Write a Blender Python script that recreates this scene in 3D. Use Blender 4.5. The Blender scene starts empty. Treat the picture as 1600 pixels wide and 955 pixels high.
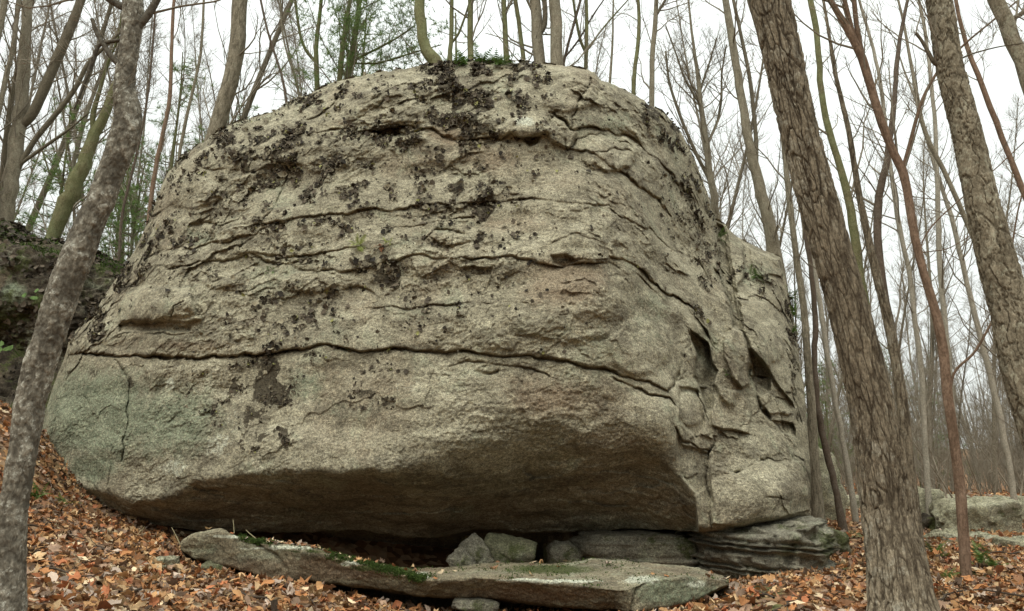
import bpy, math, random
import numpy as np
from mathutils import Vector
SC = bpy.context.scene
COL = SC.collection
RNG = np.random.default_rng(11)
# ------------------------------------------------------------------ camera
F = 1100.0; CX = 800.0; CY = 477.5; PITCH = math.radians(11.5); CAMZ = 1.2
cam_d = bpy.data.cameras.new('camera'); cam = bpy.data.objects.new('camera', cam_d); COL.objects.link(cam)
cam.location = (0, 0, CAMZ); cam.rotation_euler = (math.pi/2+PITCH, 0, 0)
cam_d.sensor_width = 36; cam_d.lens = 36*F/1600; cam_d.clip_start = 0.05; cam_d.clip_end = 3000
SC.camera = cam
# ------------------------------------------------------------------ sky + sun (overcast)
SUN_EL, SUN_AZ = math.radians(52), math.radians(205)   # azimuth from +Y clockwise: behind the camera, to the left
world = bpy.data.worlds.new('World'); SC.world = world; world.use_nodes = True
nt = world.node_tree; nt.nodes.clear()
out = nt.nodes.new('ShaderNodeOutputWorld'); bg = nt.nodes.new('ShaderNodeBackground')
sky = nt.nodes.new('ShaderNodeTexSky'); sky.sky_type = 'NISHITA'; sky.sun_disc = False
sky.sun_elevation = SUN_EL; sky.sun_rotation = SUN_AZ; sky.dust_density = 4.0; sky.air_density = 1.0
bw = nt.nodes.new('ShaderNodeHueSaturation'); bw.inputs['Saturation'].default_value = 0.25
nt.links.new(sky.outputs[0], bw.inputs['Color'])
tc = nt.nodes.new('ShaderNodeTexCoord'); sp = nt.nodes.new('ShaderNodeSeparateXYZ')
nt.links.new(tc.outputs['Generated'], sp.inputs[0])
rp = nt.nodes.new('ShaderNodeValToRGB')           # cloud deck: darker at the horizon, about 2.4 times brighter overhead
rp.color_ramp.elements[0].position = 0.0; rp.color_ramp.elements[0].color = (6.8, 7.15, 6.9, 1)
rp.color_ramp.elements[1].position = 1.0; rp.color_ramp.elements[1].color = (23, 23.3, 22.0, 1)
e = rp.color_ramp.elements.new(0.55); e.color = (9.6, 10.1, 9.8, 1)
nz = nt.nodes.new('ShaderNodeTexNoise'); nz.inputs['Scale'].default_value = 1.8; nz.inputs['Detail'].default_value = 3
nt.links.new(tc.outputs['Generated'], nz.inputs['Vector'])
mr = nt.nodes.new('ShaderNodeMapRange'); mr.inputs[3].default_value = 0.9; mr.inputs[4].default_value = 1.1
nt.links.new(nz.outputs[0], mr.inputs[0])
ml = nt.nodes.new('ShaderNodeVectorMath'); ml.operation = 'SCALE'
nt.links.new(sp.outputs[2], rp.inputs[0]); nt.links.new(rp.outputs[0], ml.inputs[0]); nt.links.new(mr.outputs[0], ml.inputs['Scale'])
mx = nt.nodes.new('ShaderNodeMix'); mx.data_type = 'RGBA'; mx.inputs[0].default_value = 0.92
nt.links.new(bw.outputs[0], mx.inputs[6]); nt.links.new(ml.outputs[0], mx.inputs[7])
nt.links.new(mx.outputs[2], bg.inputs[0]); bg.inputs[1].default_value = 0.1
nt.links.new(bg.outputs[0], out.inputs[0])
sun_d = bpy.data.lights.new('sun', 'SUN'); sun_d.energy = 1.5; sun_d.angle = math.radians(35); sun_d.color = (1, 0.95, 0.86)
sun = bpy.data.objects.new('sun', sun_d); COL.objects.link(sun)
sd = Vector((math.sin(SUN_AZ)*math.cos(SUN_EL), math.cos(SUN_AZ)*math.cos(SUN_EL), math.sin(SUN_EL)))
sun.rotation_euler = sd.to_track_quat('Z', 'Y').to_euler()
SC.view_settings.view_transform = 'Standard'; SC.view_settings.look = 'None'
SC.view_settings.exposure = 0.45; SC.view_settings.gamma = 1.0
# ------------------------------------------------------------------ maths helpers
cP, sP = math.cos(PITCH), math.sin(PITCH)
def W(px, py, Y):
    """a point of the place seen in direction (px,py) at distance Y ahead"""
    px, py, Y = np.broadcast_arrays(np.asarray(px, float), np.asarray(py, float), np.asarray(Y, float))
    a = (px-CX)/F; b = (CY-py)/F
    dy = cP-b*sP; dz = sP+b*cP; k = Y/dy
    return np.stack([a*k, dy*k, CAMZ+dz*k], -1)
def P(p):
    p = np.asarray(p, float); y = p[..., 1]; z = p[..., 2]-CAMZ
    d = y*cP+z*sP; u = -y*sP+z*cP
    return CX+F*p[..., 0]/d, CY-F*u/d
_r = np.random.default_rng(5)
PERM = np.concatenate([_r.permutation(256)]*2); G3 = _r.normal(size=(256, 3)); G3 /= np.linalg.norm(G3, axis=1)[:, None]
R3 = _r.random((256, 3))
def noise(p):
    p = np.asarray(p, float); i = np.floor(p).astype(int); f = p-i; i &= 255
    u = f*f*f*(f*(f*6-15)+10); r = 0
    for a in (0, 1):
        for b in (0, 1):
            for c in (0, 1):
                h = PERM[PERM[PERM[(i[..., 0]+a) & 255]+((i[..., 1]+b) & 255)]+((i[..., 2]+c) & 255)]
                d = f-np.array([a, b, c]); g = (G3[h]*d).sum(-1)
                w = (u[..., 0] if a else 1-u[..., 0])*(u[..., 1] if b else 1-u[..., 1])*(u[..., 2] if c else 1-u[..., 2])
                r = r+w*g
    return r*1.5
def fbm(p, o=4, g=0.5):
    r = 0; a = 1
    for k in range(o): r = r+a*noise(p*2**k+k*17.3); a *= g
    return r
def ridged(p, o=4, g=0.5):
    r = 0; a = 1
    for k in range(o): r = r+a*(1-2*np.abs(noise(p*2**k+k*9.7))); a *= g
    return r
def worley(p):
    i = np.floor(p).astype(int); d1 = np.full(p.shape[:-1], 9.0); d2 = d1.copy(); cell = np.zeros(p.shape[:-1], int)
    for a in (-1, 0, 1):
        for b in (-1, 0, 1):
            for c in (-1, 0, 1):
                j = i+np.array([a, b, c]); h = PERM[PERM[PERM[j[..., 0] & 255]+(j[..., 1] & 255)]+(j[..., 2] & 255)]
                d = np.linalg.norm(j+R3[h]-p, axis=-1); m = d < d1
                d2 = np.where(m, d1, np.minimum(d2, d)); cell = np.where(m, h, cell); d1 = np.where(m, d, d1)
    return d1, d2, cell
def facets(p, tilt=1.0, k=0):
    i = np.floor(p).astype(int); d1 = np.full(p.shape[:-1], 9.0); h = np.zeros(p.shape[:-1])
    for a in (-1, 0, 1):
        for b in (-1, 0, 1):
            for c in (-1, 0, 1):
                j = i+np.array([a, b, c]); q = PERM[PERM[PERM[(j[..., 0]+k) & 255]+(j[..., 1] & 255)]+(j[..., 2] & 255)]
                v = p-j-R3[q]; d = np.linalg.norm(v, axis=-1); g = R3[(q*7+3) & 255]-0.5; m = d < d1
                h = np.where(m, (R3[q][..., 0]-0.5)+tilt*2*(g*v).sum(-1), h); d1 = np.where(m, d, d1)
    return h
def tps_fit(xy, v, lam=1e-3):
    n = len(xy); r = np.linalg.norm(xy[:, None]-xy[None], axis=-1); K = r*r*np.log(r+1e-9)+lam*np.eye(n)
    Q = np.c_[np.ones(n), xy]; A = np.zeros((n+3, n+3)); A[:n, :n] = K; A[:n, n:] = Q; A[n:, :n] = Q.T
    return np.linalg.solve(A, np.r_[v, 0, 0, 0])
def tps_eval(xy, w, q):
    o = np.empty(len(q))
    for s in range(0, len(q), 40000):
        c = q[s:s+40000]; r2 = ((c[:, None]-xy[None])**2).sum(-1)
        o[s:s+40000] = (0.5*r2*np.log(r2+1e-9))@w[:len(xy)]+w[len(xy)]+c@w[-2:]
    return o
def curve(pts):
    a = np.array(pts, float); return lambda x: np.interp(x, a[:, 0], a[:, 1])
def poly_dist(X, Y, pts):
    """distance (px) and side (+1 below) to a polyline"""
    pts = np.array(pts, float); best = np.full(X.shape, 1e9); side = np.zeros(X.shape); tt = np.zeros(X.shape); n = len(pts)-1
    for k in range(n):
        a, b = pts[k], pts[k+1]; ab = b-a; L = ab@ab+1e-9
        t = np.clip(((X-a[0])*ab[0]+(Y-a[1])*ab[1])/L, 0, 1)
        dx = X-a[0]-t*ab[0]; dy = Y-a[1]-t*ab[1]; d = np.hypot(dx, dy); m = d < best
        best = np.where(m, d, best); side = np.where(m, np.sign(ab[0]*dy-ab[1]*dx), side); tt = np.where(m, (k+t)/n, tt)
    return best, side, tt
def inside(X, Y, poly):
    r = np.zeros(X.shape, bool); n = len(poly)
    for k in range(n):
        x0, y0 = poly[k]; x1, y1 = poly[(k+1) % n]
        if y0 == y1: continue
        c = ((y0 > Y) != (y1 > Y)) & (X < (x1-x0)*(Y-y0)/(y1-y0)+x0); r ^= c
    return r
def sstep(a, b, x): t = np.clip((x-a)/(b-a), 0, 1); return t*t*(3-2*t)
# ------------------------------------------------------------------ object helpers
def mesh_np(name, V, tris=None, quads=None, smooth=True, attrs=None):
    me = bpy.data.meshes.new(name); V = np.ascontiguousarray(V, dtype=np.float32)
    T = np.zeros((0, 3), int) if tris is None or len(tris) == 0 else np.asarray(tris); Q = np.zeros((0, 4), int) if quads is None or len(quads) == 0 else np.asarray(quads)
    me.vertices.add(len(V)); me.vertices.foreach_set('co', V.ravel())
    nl = T.size+Q.size; me.loops.add(nl); me.loops.foreach_set('vertex_index', np.concatenate([T.ravel(), Q.ravel()]).astype(np.int32))
    npoly = len(T)+len(Q); me.polygons.add(npoly)
    st = np.concatenate([np.arange(len(T))*3, T.size+np.arange(len(Q))*4]).astype(np.int32)
    me.polygons.foreach_set('loop_start', st)
    me.update(calc_edges=True); me.validate()
    if smooth: me.polygons.foreach_set('use_smooth', np.ones(len(me.polygons), bool))
    for k, v in (attrs or {}).items():
        a = me.attributes.new(k, 'FLOAT_COLOR', 'POINT'); v = np.asarray(v, np.float32)
        if v.shape[1] == 3: v = np.c_[v, np.ones(len(v), np.float32)]
        a.data.foreach_set('color', v.astype(np.float32).ravel())
    return me
def obj(name, me, mat=None, parent=None, loc=None, label=None, cat=None, group=None, kind=None):
    o = bpy.data.objects.new(name, me); COL.objects.link(o)
    if mat is not None and me is not None and len(me.materials) == 0: me.materials.append(mat)
    if parent is not None:
        o.parent = parent
    if loc is not None: o.location = loc
    if label: o['label'] = label
    if cat: o['category'] = cat
    if group: o['group'] = group
    if kind: o['kind'] = kind
    return o
def empty(name, loc, label, cat, group=None):
    return obj(name, None, loc=tuple(float(c) for c in loc), label=label, cat=cat, group=group)
def off(V, root):
    return np.asarray(V)-np.array(root.location[:])
# ------------------------------------------------------------------ materials
class G:
    def __init__(s, name, rough=0.9, spec=0.25):
        s.m = bpy.data.materials.new(name); s.m.use_nodes = True; s.t = s.m.node_tree; s.N = s.t.nodes
        s.b = s.N['Principled BSDF']; s.b.inputs['Roughness'].default_value = rough
        s.b.inputs['Specular IOR Level'].default_value = spec
        s.tc = s.N.new('ShaderNodeTexCoord')
    def L(s, a, b): s.t.links.new(a, b)
    def vec(s, sc=(1, 1, 1), src='Object'):
        m = s.N.new('ShaderNodeMapping'); m.inputs['Scale'].default_value = sc; s.L(s.tc.outputs[src], m.inputs[0]); return m.outputs[0]
    def noise(s, scale, detail=4, rough=0.55, v=None, dist=0):
        n = s.N.new('ShaderNodeTexNoise'); n.inputs['Scale'].default_value = scale; n.inputs['Detail'].default_value = detail
        n.inputs['Roughness'].default_value = rough; n.inputs['Distortion'].default_value = dist
        s.L(v if v is not None else s.tc.outputs['Object'], n.inputs['Vector']); return n.outputs[0]
    def vor(s, scale, v=None, feat='F1', out='Distance'):
        n = s.N.new('ShaderNodeTexVoronoi'); n.feature = feat; n.inputs['Scale'].default_value = scale
        s.L(v if v is not None else s.tc.outputs['Object'], n.inputs['Vector']); return n.outputs[out]
    def rng(s, x, a, b, c=0.0, d=1.0):
        n = s.N.new('ShaderNodeMapRange'); n.interpolation_type = 'SMOOTHSTEP'
        for i, v in zip((1, 2, 3, 4), (a, b, c, d)): n.inputs[i].default_value = v
        s.L(x, n.inputs[0]); return n.outputs[0]
    def mul(s, a, b, op='MULTIPLY'):
        n = s.N.new('ShaderNodeMath'); n.operation = op
        for i, v in enumerate((a, b)):
            if isinstance(v, (int, float)): n.inputs[i].default_value = v
            else: s.L(v, n.inputs[i])
        return n.outputs[0]
    def mix(s, f, a, b, mode='MIX'):
        n = s.N.new('ShaderNodeMix'); n.data_type = 'RGBA'; n.blend_type = mode
        for i, v in ((0, f), (6, a), (7, b)):
            if isinstance(v, (int, float)): n.inputs[i].default_value = v
            elif isinstance(v, tuple): n.inputs[i].default_value = (*v, 1)
            else: s.L(v, n.inputs[i])
        return n.outputs[2]
    def ramp(s, x, stops):
        n = s.N.new('ShaderNodeValToRGB'); r = n.color_ramp
        r.elements[0].position, r.elements[0].color = stops[0][0], (*stops[0][1], 1)
        r.elements[1].position, r.elements[1].color = stops[-1][0], (*stops[-1][1], 1)
        for p, c in stops[1:-1]: e = r.elements.new(p); e.color = (*c, 1)
        s.L(x, n.inputs[0]); return n.outputs[0]
    def attr(s, name='mask'):
        n = s.N.new('ShaderNodeAttribute'); n.attribute_name = name; q = s.N.new('ShaderNodeSeparateColor'); s.L(n.outputs['Color'], q.inputs[0])
        return n.outputs['Color'], q.outputs[0], q.outputs[1], q.outputs[2], n.outputs['Alpha']
    def col(s, c): s.L(c, s.b.inputs['Base Color']) if not isinstance(c, tuple) else setattr(s.b.inputs['Base Color'], 'default_value', (*c, 1))
    def bump(s, hs):
        prev = None
        for h, dist, st in hs:
            n = s.N.new('ShaderNodeBump'); n.inputs['Distance'].default_value = dist; n.inputs['Strength'].default_value = st
            s.L(h, n.inputs['Height'])
            if prev: s.L(prev, n.inputs['Normal'])
            prev = n.outputs[0]
        s.L(prev, s.b.inputs['Normal'])
def rock_mat(name, c=((0.148, 0.133, 0.093), (0.288, 0.266, 0.19), (0.425, 0.40, 0.295)), fine=1.0, lich=0.5, moss=0.0, bcol=(0.052, 0.043, 0.028)):
    g = G(name, 0.92, 0.2)
    big = g.noise(1.1, 6, 0.62); mid = g.noise(5, 8, 0.72, v=g.vec((0.85, 1, 1.25))); gr = g.noise(85*fine, 3, 0.7); gr2 = g.noise(30*fine, 5, 0.75, v=g.vec((1, 1, 1.15)))
    base = g.ramp(g.mul(g.mul(big, 0.45), g.mul(mid, 0.62), 'ADD'), [(0.38, c[0]), (0.52, c[1]), (0.66, c[2])])
    base = g.mix(g.rng(g.noise(0.8, 4, 0.6, dist=0.6), 0.50, 0.68, 0, 0.45), base, (0.225, 0.178, 0.122))
    base = g.mix(g.rng(g.noise(2.3, 7, 0.72, v=g.vec((0.5, 1, 1.5)), dist=0.8), 0.49, 0.60, 0, 0.6), base, (0.115, 0.10, 0.072))   # grimy streaks
    base = g.mix(g.rng(g.noise(1.5, 6, 0.7, dist=0.5), 0.53, 0.66, 0, 0.5), base, (0.31, 0.33, 0.235))    # thin grey green lichen film
    base = g.mix(g.rng(g.noise(6.5, 6, 0.8), 0.52, 0.60, 0, 0.5), base, tuple(x*1.32 for x in c[1]))          # pale weathered crust
    base = g.mix(g.rng(g.noise(8.5, 6, 0.8, v=g.vec((1, 1.3, 0.8))), 0.54, 0.61, 0, 0.55), base, tuple(x*0.95 for x in c[0]))   # dark crustose lichen
    _, r, gg, b, a = g.attr()
    nb = g.noise(9, 6, 0.75)
    nf = g.noise(34, 6, 0.85); gf = g.mul(g.mul(g.rng(g.mul(r, g.mul(nb, 0.9), 'ADD'), 0.70, 1.15), g.rng(nf, 0.36, 0.56, 0.35, 1.0)), 0.9)
    base = g.mix(gf, base, g.ramp(mid, [(0.35, (0.12, 0.145, 0.095)), (0.65, (0.235, 0.27, 0.185))]))
    base = g.mix(g.rng(g.mul(gg, g.mul(nb, 0.8), 'ADD'), 0.7, 1.2, 0, 0.55), base, (0.205, 0.145, 0.095))
    base = g.mix(g.rng(g.mul(a, g.mul(g.noise(16, 6, 0.8), 1.0), 'ADD'), 1.02, 1.2, 0, 0.8), base, (0.50, 0.52, 0.42))
    if lich: # pale crustose lichen specks and black specks everywhere
        base = g.mix(g.rng(g.noise(22, 5, 0.8), 0.62, 0.70, 0, lich), base, (0.44, 0.45, 0.35))
        base = g.mix(g.rng(g.noise(37, 4, 0.8, v=g.vec((1, 1, 1.4))), 0.63, 0.70, 0, 0.6), base, (0.06, 0.055, 0.045))
    base = g.mix(g.rng(g.mul(g.mul(b, 0.75), g.mul(g.mul(g.noise(26, 5, 0.85), g.noise(62, 4, 0.85), 'ADD'), 0.62), 'ADD'), 0.98, 1.10, 0, 0.92), base, bcol)
    if moss: base = g.mix(g.rng(g.noise(2.2, 6, 0.7), 0.56-0.16*moss, 0.66-0.16*moss, 0, 0.85), base, (0.055, 0.065, 0.02))
    base = g.mix(1.0, base, g.ramp(gr, [(0.32, (0.40, 0.39, 0.37)), (0.5, (0.95, 0.95, 0.95)), (0.68, (1.55, 1.52, 1.45))]), 'MULTIPLY')
    base = g.mix(0.8, base, g.ramp(gr2, [(0.34, (0.38, 0.37, 0.35)), (0.5, (0.97, 0.97, 0.97)), (0.64, (1.55, 1.55, 1.5))]), 'MULTIPLY')
    g.col(base)
    g.bump([(mid, 0.05, 0.55), (g.noise(15, 6, 0.75, v=g.vec((0.9, 1, 1.3))), 0.035, 0.7), (gr2, 0.014, 0.7), (gr, 0.006, 0.7)])
    return g.m
def bark_mat(name, dark, light, lich=(0.30, 0.31, 0.25), lf=0.35, vs=0.16, sc=14, b=0.02, green=0.0, ls=7):
    g = G(name, 0.95, 0.15)
    v = g.vec((1, 1, vs)); n1 = g.noise(sc, 6, 0.7, v=v, dist=0.5); vo = g.vor(sc*0.9, v=v, feat='DISTANCE_TO_EDGE')
    n2 = g.noise(60, 4, 0.7, v=g.vec((1, 1, 0.6)))
    base = g.ramp(g.mul(g.mul(n1, 0.75), g.mul(n2, 0.3), 'ADD'), [(0.36, dark), (0.52, tuple((a+c)/2 for a, c in zip(dark, light))), (0.68, light)])
    tn = g.attr('tone')[1]; base = g.mix(g.rng(tn, 0.48, 0.20, 0, 0.62), base, tuple(c*0.8 for c in dark))   # inner bark in the fissures
    base = g.mix(g.rng(tn, 0.6, 0.85, 0, 0.35), base, tuple(min(1, c*1.5) for c in light))   # weathered ridge crests
    base = g.mix(g.mul(g.rng(g.noise(ls, 6, 0.8), 0.50, 0.58, 0, lf), g.rng(tn, 0.4, 0.6)), base, lich)
    if green: base = g.mix(g.rng(g.noise(2.5, 4, 0.6), 0.30, 0.62, 0, green), base, (0.14, 0.17, 0.07))
    base = g.mix(0.8, base, g.ramp(n2, [(0.3, (0.6, 0.6, 0.6)), (0.7, (1.3, 1.3, 1.3))]), 'MULTIPLY')
    g.col(base)
    g.bump([(g.mul(vo, g.mul(n1, 0.6), 'ADD'), b, 0.9), (n2, b*0.3, 0.6)])
    return g.m
def plain(name, c1, c2, scale=20, rough=0.85, attr=False, bump=0.003, trans=0.0):
    g = G(name, rough, 0.2); base = g.ramp(g.noise(scale, 4, 0.7), [(0.35, c1), (0.65, c2)])
    if attr: base = g.mix(1.0, base, g.attr('tint')[0], 'MULTIPLY')
    g.col(base); g.bump([(g.noise(scale*2, 4, 0.7), bump, 0.6)])
    if trans:
        t = g.N.new('ShaderNodeBsdfTranslucent'); g.L(base, t.inputs[0]); mxs = g.N.new('ShaderNodeMixShader'); mxs.inputs[0].default_value = trans
        g.L(g.b.outputs[0], mxs.inputs[1]); g.L(t.outputs[0], mxs.inputs[2]); g.L(mxs.outputs[0], g.N['Material Output'].inputs[0])
    return g.m
M = {}
M['rock'] = rock_mat('boulder_gneiss')
M['slabrock'] = rock_mat('slab_gneiss', ((0.10, 0.085, 0.05), (0.185, 0.16, 0.105), (0.28, 0.255, 0.175)), 1.3, 0.35, bcol=(0.055, 0.068, 0.02))
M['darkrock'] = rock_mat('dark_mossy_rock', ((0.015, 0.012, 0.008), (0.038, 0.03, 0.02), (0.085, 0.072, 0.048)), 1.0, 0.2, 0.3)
M['blockrock'] = rock_mat('layered_gneiss', ((0.10, 0.095, 0.07), (0.19, 0.18, 0.14), (0.29, 0.28, 0.21)), 1.2, 0.4, 0.15)
M['greyrock'] = rock_mat('grey_rock', ((0.17, 0.16, 0.105), (0.28, 0.27, 0.185), (0.38, 0.37, 0.28)), 1.0, 0.5, 0.05)
M['greenrock'] = rock_mat('green_grey_stone', ((0.07, 0.07, 0.04), (0.13, 0.13, 0.08), (0.19, 0.19, 0.12)), 1.5, 0.3, 0.2)
M['quartz'] = rock_mat('quartz', ((0.4, 0.38, 0.33), (0.6, 0.58, 0.52), (0.75, 0.73, 0.68)), 1.5, 0.0)
M['bark_furrow'] = bark_mat('furrowed_bark', (0.045, 0.033, 0.021), (0.255, 0.215, 0.15), (0.36, 0.35, 0.28), 0.35, 0.16, 16, 0.03)
M['bark_plate'] = bark_mat('plated_bark', (0.08, 0.065, 0.042), (0.30, 0.265, 0.19), (0.36, 0.36, 0.27), 0.5, 0.32, 11, 0.03)
M['bark_birch'] = bark_mat('birch_bark', (0.075, 0.066, 0.050), (0.25, 0.23, 0.18), (0.46, 0.46, 0.39), 0.8, 0.5, 24, 0.02, ls=26)
M['bark_grey'] = bark_mat('grey_bark', (0.11, 0.095, 0.065), (0.27, 0.24, 0.175), (0.28, 0.27, 0.20), 0.4, 0.3, 12, 0.012)
M['bark_red'] = bark_mat('reddish_bark', (0.12, 0.078, 0.05), (0.24, 0.165, 0.115), (0.24, 0.19, 0.14), 0.25, 0.3, 16, 0.008)
M['bark_moss'] = bark_mat('mossy_bark', (0.09, 0.08, 0.04), (0.20, 0.18, 0.10), (0.24, 0.26, 0.15), 0.4, 0.3, 12, 0.012, green=0.42)
M['bark_dark'] = bark_mat('dark_twig_bark', (0.06, 0.045, 0.032), (0.13, 0.10, 0.075), (0.2, 0.19, 0.15), 0.2, 0.3, 14, 0.006)
M['bark_far'] = bark_mat('far_bark', (0.20, 0.18, 0.135), (0.36, 0.33, 0.265), (0.29, 0.28, 0.22), 0.4, 0.3, 10, 0.006)  # paler than the near barks: distance haze put into the colour
M['twig'] = plain('twig_bark', (0.16, 0.138, 0.10), (0.26, 0.23, 0.175), 8)
M['needle'] = plain('pine_needles', (0.09, 0.15, 0.045), (0.19, 0.27, 0.09), 6, 0.6, trans=0.4)
M['fern'] = plain('fern_green', (0.05, 0.10, 0.02), (0.11, 0.18, 0.04), 30, 0.6, trans=0.25)
M['fernpale'] = plain('fern_yellow_green', (0.22, 0.27, 0.07), (0.34, 0.38, 0.12), 30, 0.6, trans=0.25)
M['fernred'] = plain('fern_withered', (0.20, 0.07, 0.03), (0.30, 0.13, 0.06), 30, 0.7)
M['moss'] = plain('moss', (0.03, 0.055, 0.012), (0.075, 0.115, 0.025), 40, 0.95)
M['grass'] = plain('dry_grass', (0.25, 0.22, 0.12), (0.36, 0.32, 0.2), 20)
M['tripe'] = plain('rock_tripe_lichen', (0.7, 0.7, 0.7), (1.0, 1.0, 1.0), 30, 0.75, attr=True, bump=0.004)
M['leaf'] = plain('fallen_leaf', (0.75, 0.75, 0.75), (1.15, 1.1, 1.05), 45, 0.7, attr=True, bump=0.004, trans=0.12)
g = G('leafy_soil', 0.95, 0.1)
v1 = g.vor(9, feat='F1', out='Color'); q = g.N.new('ShaderNodeSeparateColor'); g.L(v1, q.inputs[0])
leafc = g.ramp(q.outputs[0], [(0.0, (0.07, 0.035, 0.018)), (0.35, (0.17, 0.085, 0.04)), (0.65, (0.26, 0.15, 0.08)), (1.0, (0.33, 0.23, 0.14))])
soil = g.ramp(g.noise(12, 6, 0.7), [(0.35, (0.035, 0.024, 0.014)), (0.65, (0.09, 0.06, 0.035))])
_, gr_, gg_, gb_, ga_ = g.attr()
g.col(g.mix(g.rng(g.mul(gr_, g.noise(5, 5, 0.7), 'ADD'), 0.95, 1.25, 0, 0.9), g.mix(g.rng(g.noise(2.5, 5, 0.7), 0.35, 0.55, 0.25, 0.95), soil, leafc), (0.10, 0.11, 0.045)))
g.bump([(g.vor(9), 0.03, 0.8), (g.noise(30, 4), 0.01, 0.7)]); M['soil'] = g.m
# ------------------------------------------------------------------ ground
GP = [(0, 640, 8.6), (-10, 652, 10.2), (-150, 640, 10.0), (100, 700, 10.2), (60, 735, 8.1), (105, 782, 8.3), (190, 832, 8.1), (290, 868, 7.9), (0, 955, 4.3), (150, 955, 4.7), (300, 955, 5.1), (450, 958, 5.5), (600, 966, 5.8), (760, 975, 5.9), (900, 985, 5.85), (1030, 972, 5.5), (640, 960, 6.5), (800, 962, 6.7), (960, 965, 6.3),
      (1200, 955, 5.7), (1400, 955, 5.7), (1600, 955, 5.6), (330, 905, 6.4), (500, 932, 6.1), (1140, 927, 6.5), (1285, 882, 8.9), (1300, 828, 12.5), (1440, 840, 11.2), (1590, 870, 8.6), (1600, 812, 14), (0, 820, 6.3)]
gw = W(*[np.array(c, float) for c in zip(*GP)])
extra = np.array([(-4, 2, 0.4), (0, 1, 0.0), (5, 1, 0.0), (-8, 4, 1.3), (-13, 8, 2.0), (-10, 14, 2.2), (-6, 14, 2.2), (-14, 22, 5.2), (-5, 22, 2.9), (-3, 12, 1.2), (1, 12, -0.6), (1, 9.5, -0.6), (-2, 9.5, -0.45), (2.5, 9.4, -0.5), (4, 12, -0.1), (5, 20, -0.1), (12, 20, -0.1), (0, 22, 1.0),
                  (20, 30, -0.7), (0, 40, 1.2), (-20, 40, 5.5), (30, 60, -1.0), (0, -12, 0.5), (0, -2, 0.0), (12, 4, 0.0), (20, 12, 0.0), (-25, 10, 5.0), (8, 13, -0.1)])
gw = np.r_[gw, extra]; gxy = gw[:, :2].copy(); gwt = tps_fit(gxy, gw[:, 2], 1e-2)
def ground_z(x, y):
    x = np.atleast_1d(np.asarray(x, float)); y = np.atleast_1d(np.asarray(y, float))
    qx = np.clip(x, -28, 32); qy = np.clip(y, -12, 62); z = tps_eval(gxy, gwt, np.c_[qx, qy])
    z = z+7*sstep(-12, -70, y)          # ground raised out of view behind the camera to block low sky light
    z = np.clip(z, -1.3, 9.0)
    fade = sstep(60, 140, np.hypot(x, y)); z = z*(1-fade)+1.0*fade
    n = noise(np.c_[x*0.9, y*0.9, 0*x])*0.06+noise(np.c_[x*3, y*3, 0*x])*0.02
    return z+n
def ground_grid(xs, ys, name):
    X, Y = np.meshgrid(xs, ys, indexing='ij'); Z = ground_z(X.ravel(), Y.ravel())
    V = np.c_[X.ravel(), Y.ravel(), Z]; n, m = X.shape; i = np.arange(n*m).reshape(n, m)
    Q = np.stack([i[:-1, :-1], i[1:, :-1], i[1:, 1:], i[:-1, 1:]], -1).reshape(-1, 4)
    px, py = P(np.c_[V[:, 0], np.maximum(V[:, 1], 1), V[:, 2]])
    gm = np.zeros(len(V))
    for cx, cy, rx, ry in ((1330, 893, 40, 12), (1440, 955, 50, 12), (1530, 900, 60, 14), (1320, 835, 60, 8), (1180, 925, 60, 14), (1200, 950, 90, 8)):
        gm = np.maximum(gm, np.clip(1.3-np.hypot((px-cx)/rx, (py-cy)/ry), 0, 1)*(V[:, 1] > 1))
    return mesh_np(name, V, quads=Q, attrs={'mask': np.c_[gm, 0*gm, 0*gm, 0*gm]})
xs = np.r_[-900, -400, -200, -120, -80, -50, -35, np.arange(-26, 30, 0.16), 35, 50, 80, 120, 200, 400, 900]
ys = np.r_[-300, -120, -90, -70, -60, -50, -40, -30, -20, -14, -8, np.arange(-2, 24, 0.16), np.arange(24, 64, 1.0), 75, 90, 120, 200, 400, 900]
floor = obj('forest_floor', ground_grid(xs, ys, 'forest_floor'), M['soil'], kind='structure', label='forest floor of brown soil and fallen leaves rising to the left')
# ------------------------------------------------------------------ relief rocks
def close_back(V, n, m, steps, drop=False, sink=0.0):
    """V: (n,m,3) grid; returns verts and quads/tris with rings behind the border"""
    idx = np.arange(n*m).reshape(n, m)
    loop = np.concatenate([idx[:, 0], idx[-1, 1:], idx[-2::-1, -1], idx[0, -2:0:-1]])
    quads = [np.stack([idx[:-1, :-1], idx[:-1, 1:], idx[1:, 1:], idx[1:, :-1]], -1).reshape(-1, 4)]
    verts = [V.reshape(-1, 3)]; B = verts[0][loop]; c = B.mean(0); prev = loop; base = n*m; k = len(loop)
    for dy, sh in steps:
        R = B.copy(); R[:, 0] = c[0]+(R[:, 0]-c[0])*sh; R[:, 2] = c[2]+(R[:, 2]-c[2])*(sh if not drop else 1)
        if drop:
            w = sstep(2.2, 0.4, B[:, 2]); R[:, 2] = np.where(B[:, 2] > c[2], c[2]+(B[:, 2]-c[2])*sh, B[:, 2]); R[:, 2] -= w*sstep(0.3, 3.0, dy)*1.1
        R[:, 1] += dy; R[:, 2] -= sink*dy
        R += (noise(B*1.1+dy)[:, None]*np.array([0.15, 0.1, 0.12]))*min(1, dy)
        new = base+np.arange(k); quads.append(np.stack([prev, new, np.roll(new, -1), np.roll(prev, -1)], -1)[:, ::-1]); verts.append(R); prev = new; base += k
    last = verts[-1]; cc = last.mean(0); cc[1] = last[:, 1].max()+0.3; cc[2] -= sink*0.6; verts.append(cc[None])
    tris = np.stack([prev, np.roll(prev, -1), np.full(k, base)], -1)
    return np.concatenate(verts), np.concatenate(quads)[:, ::-1], tris
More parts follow.
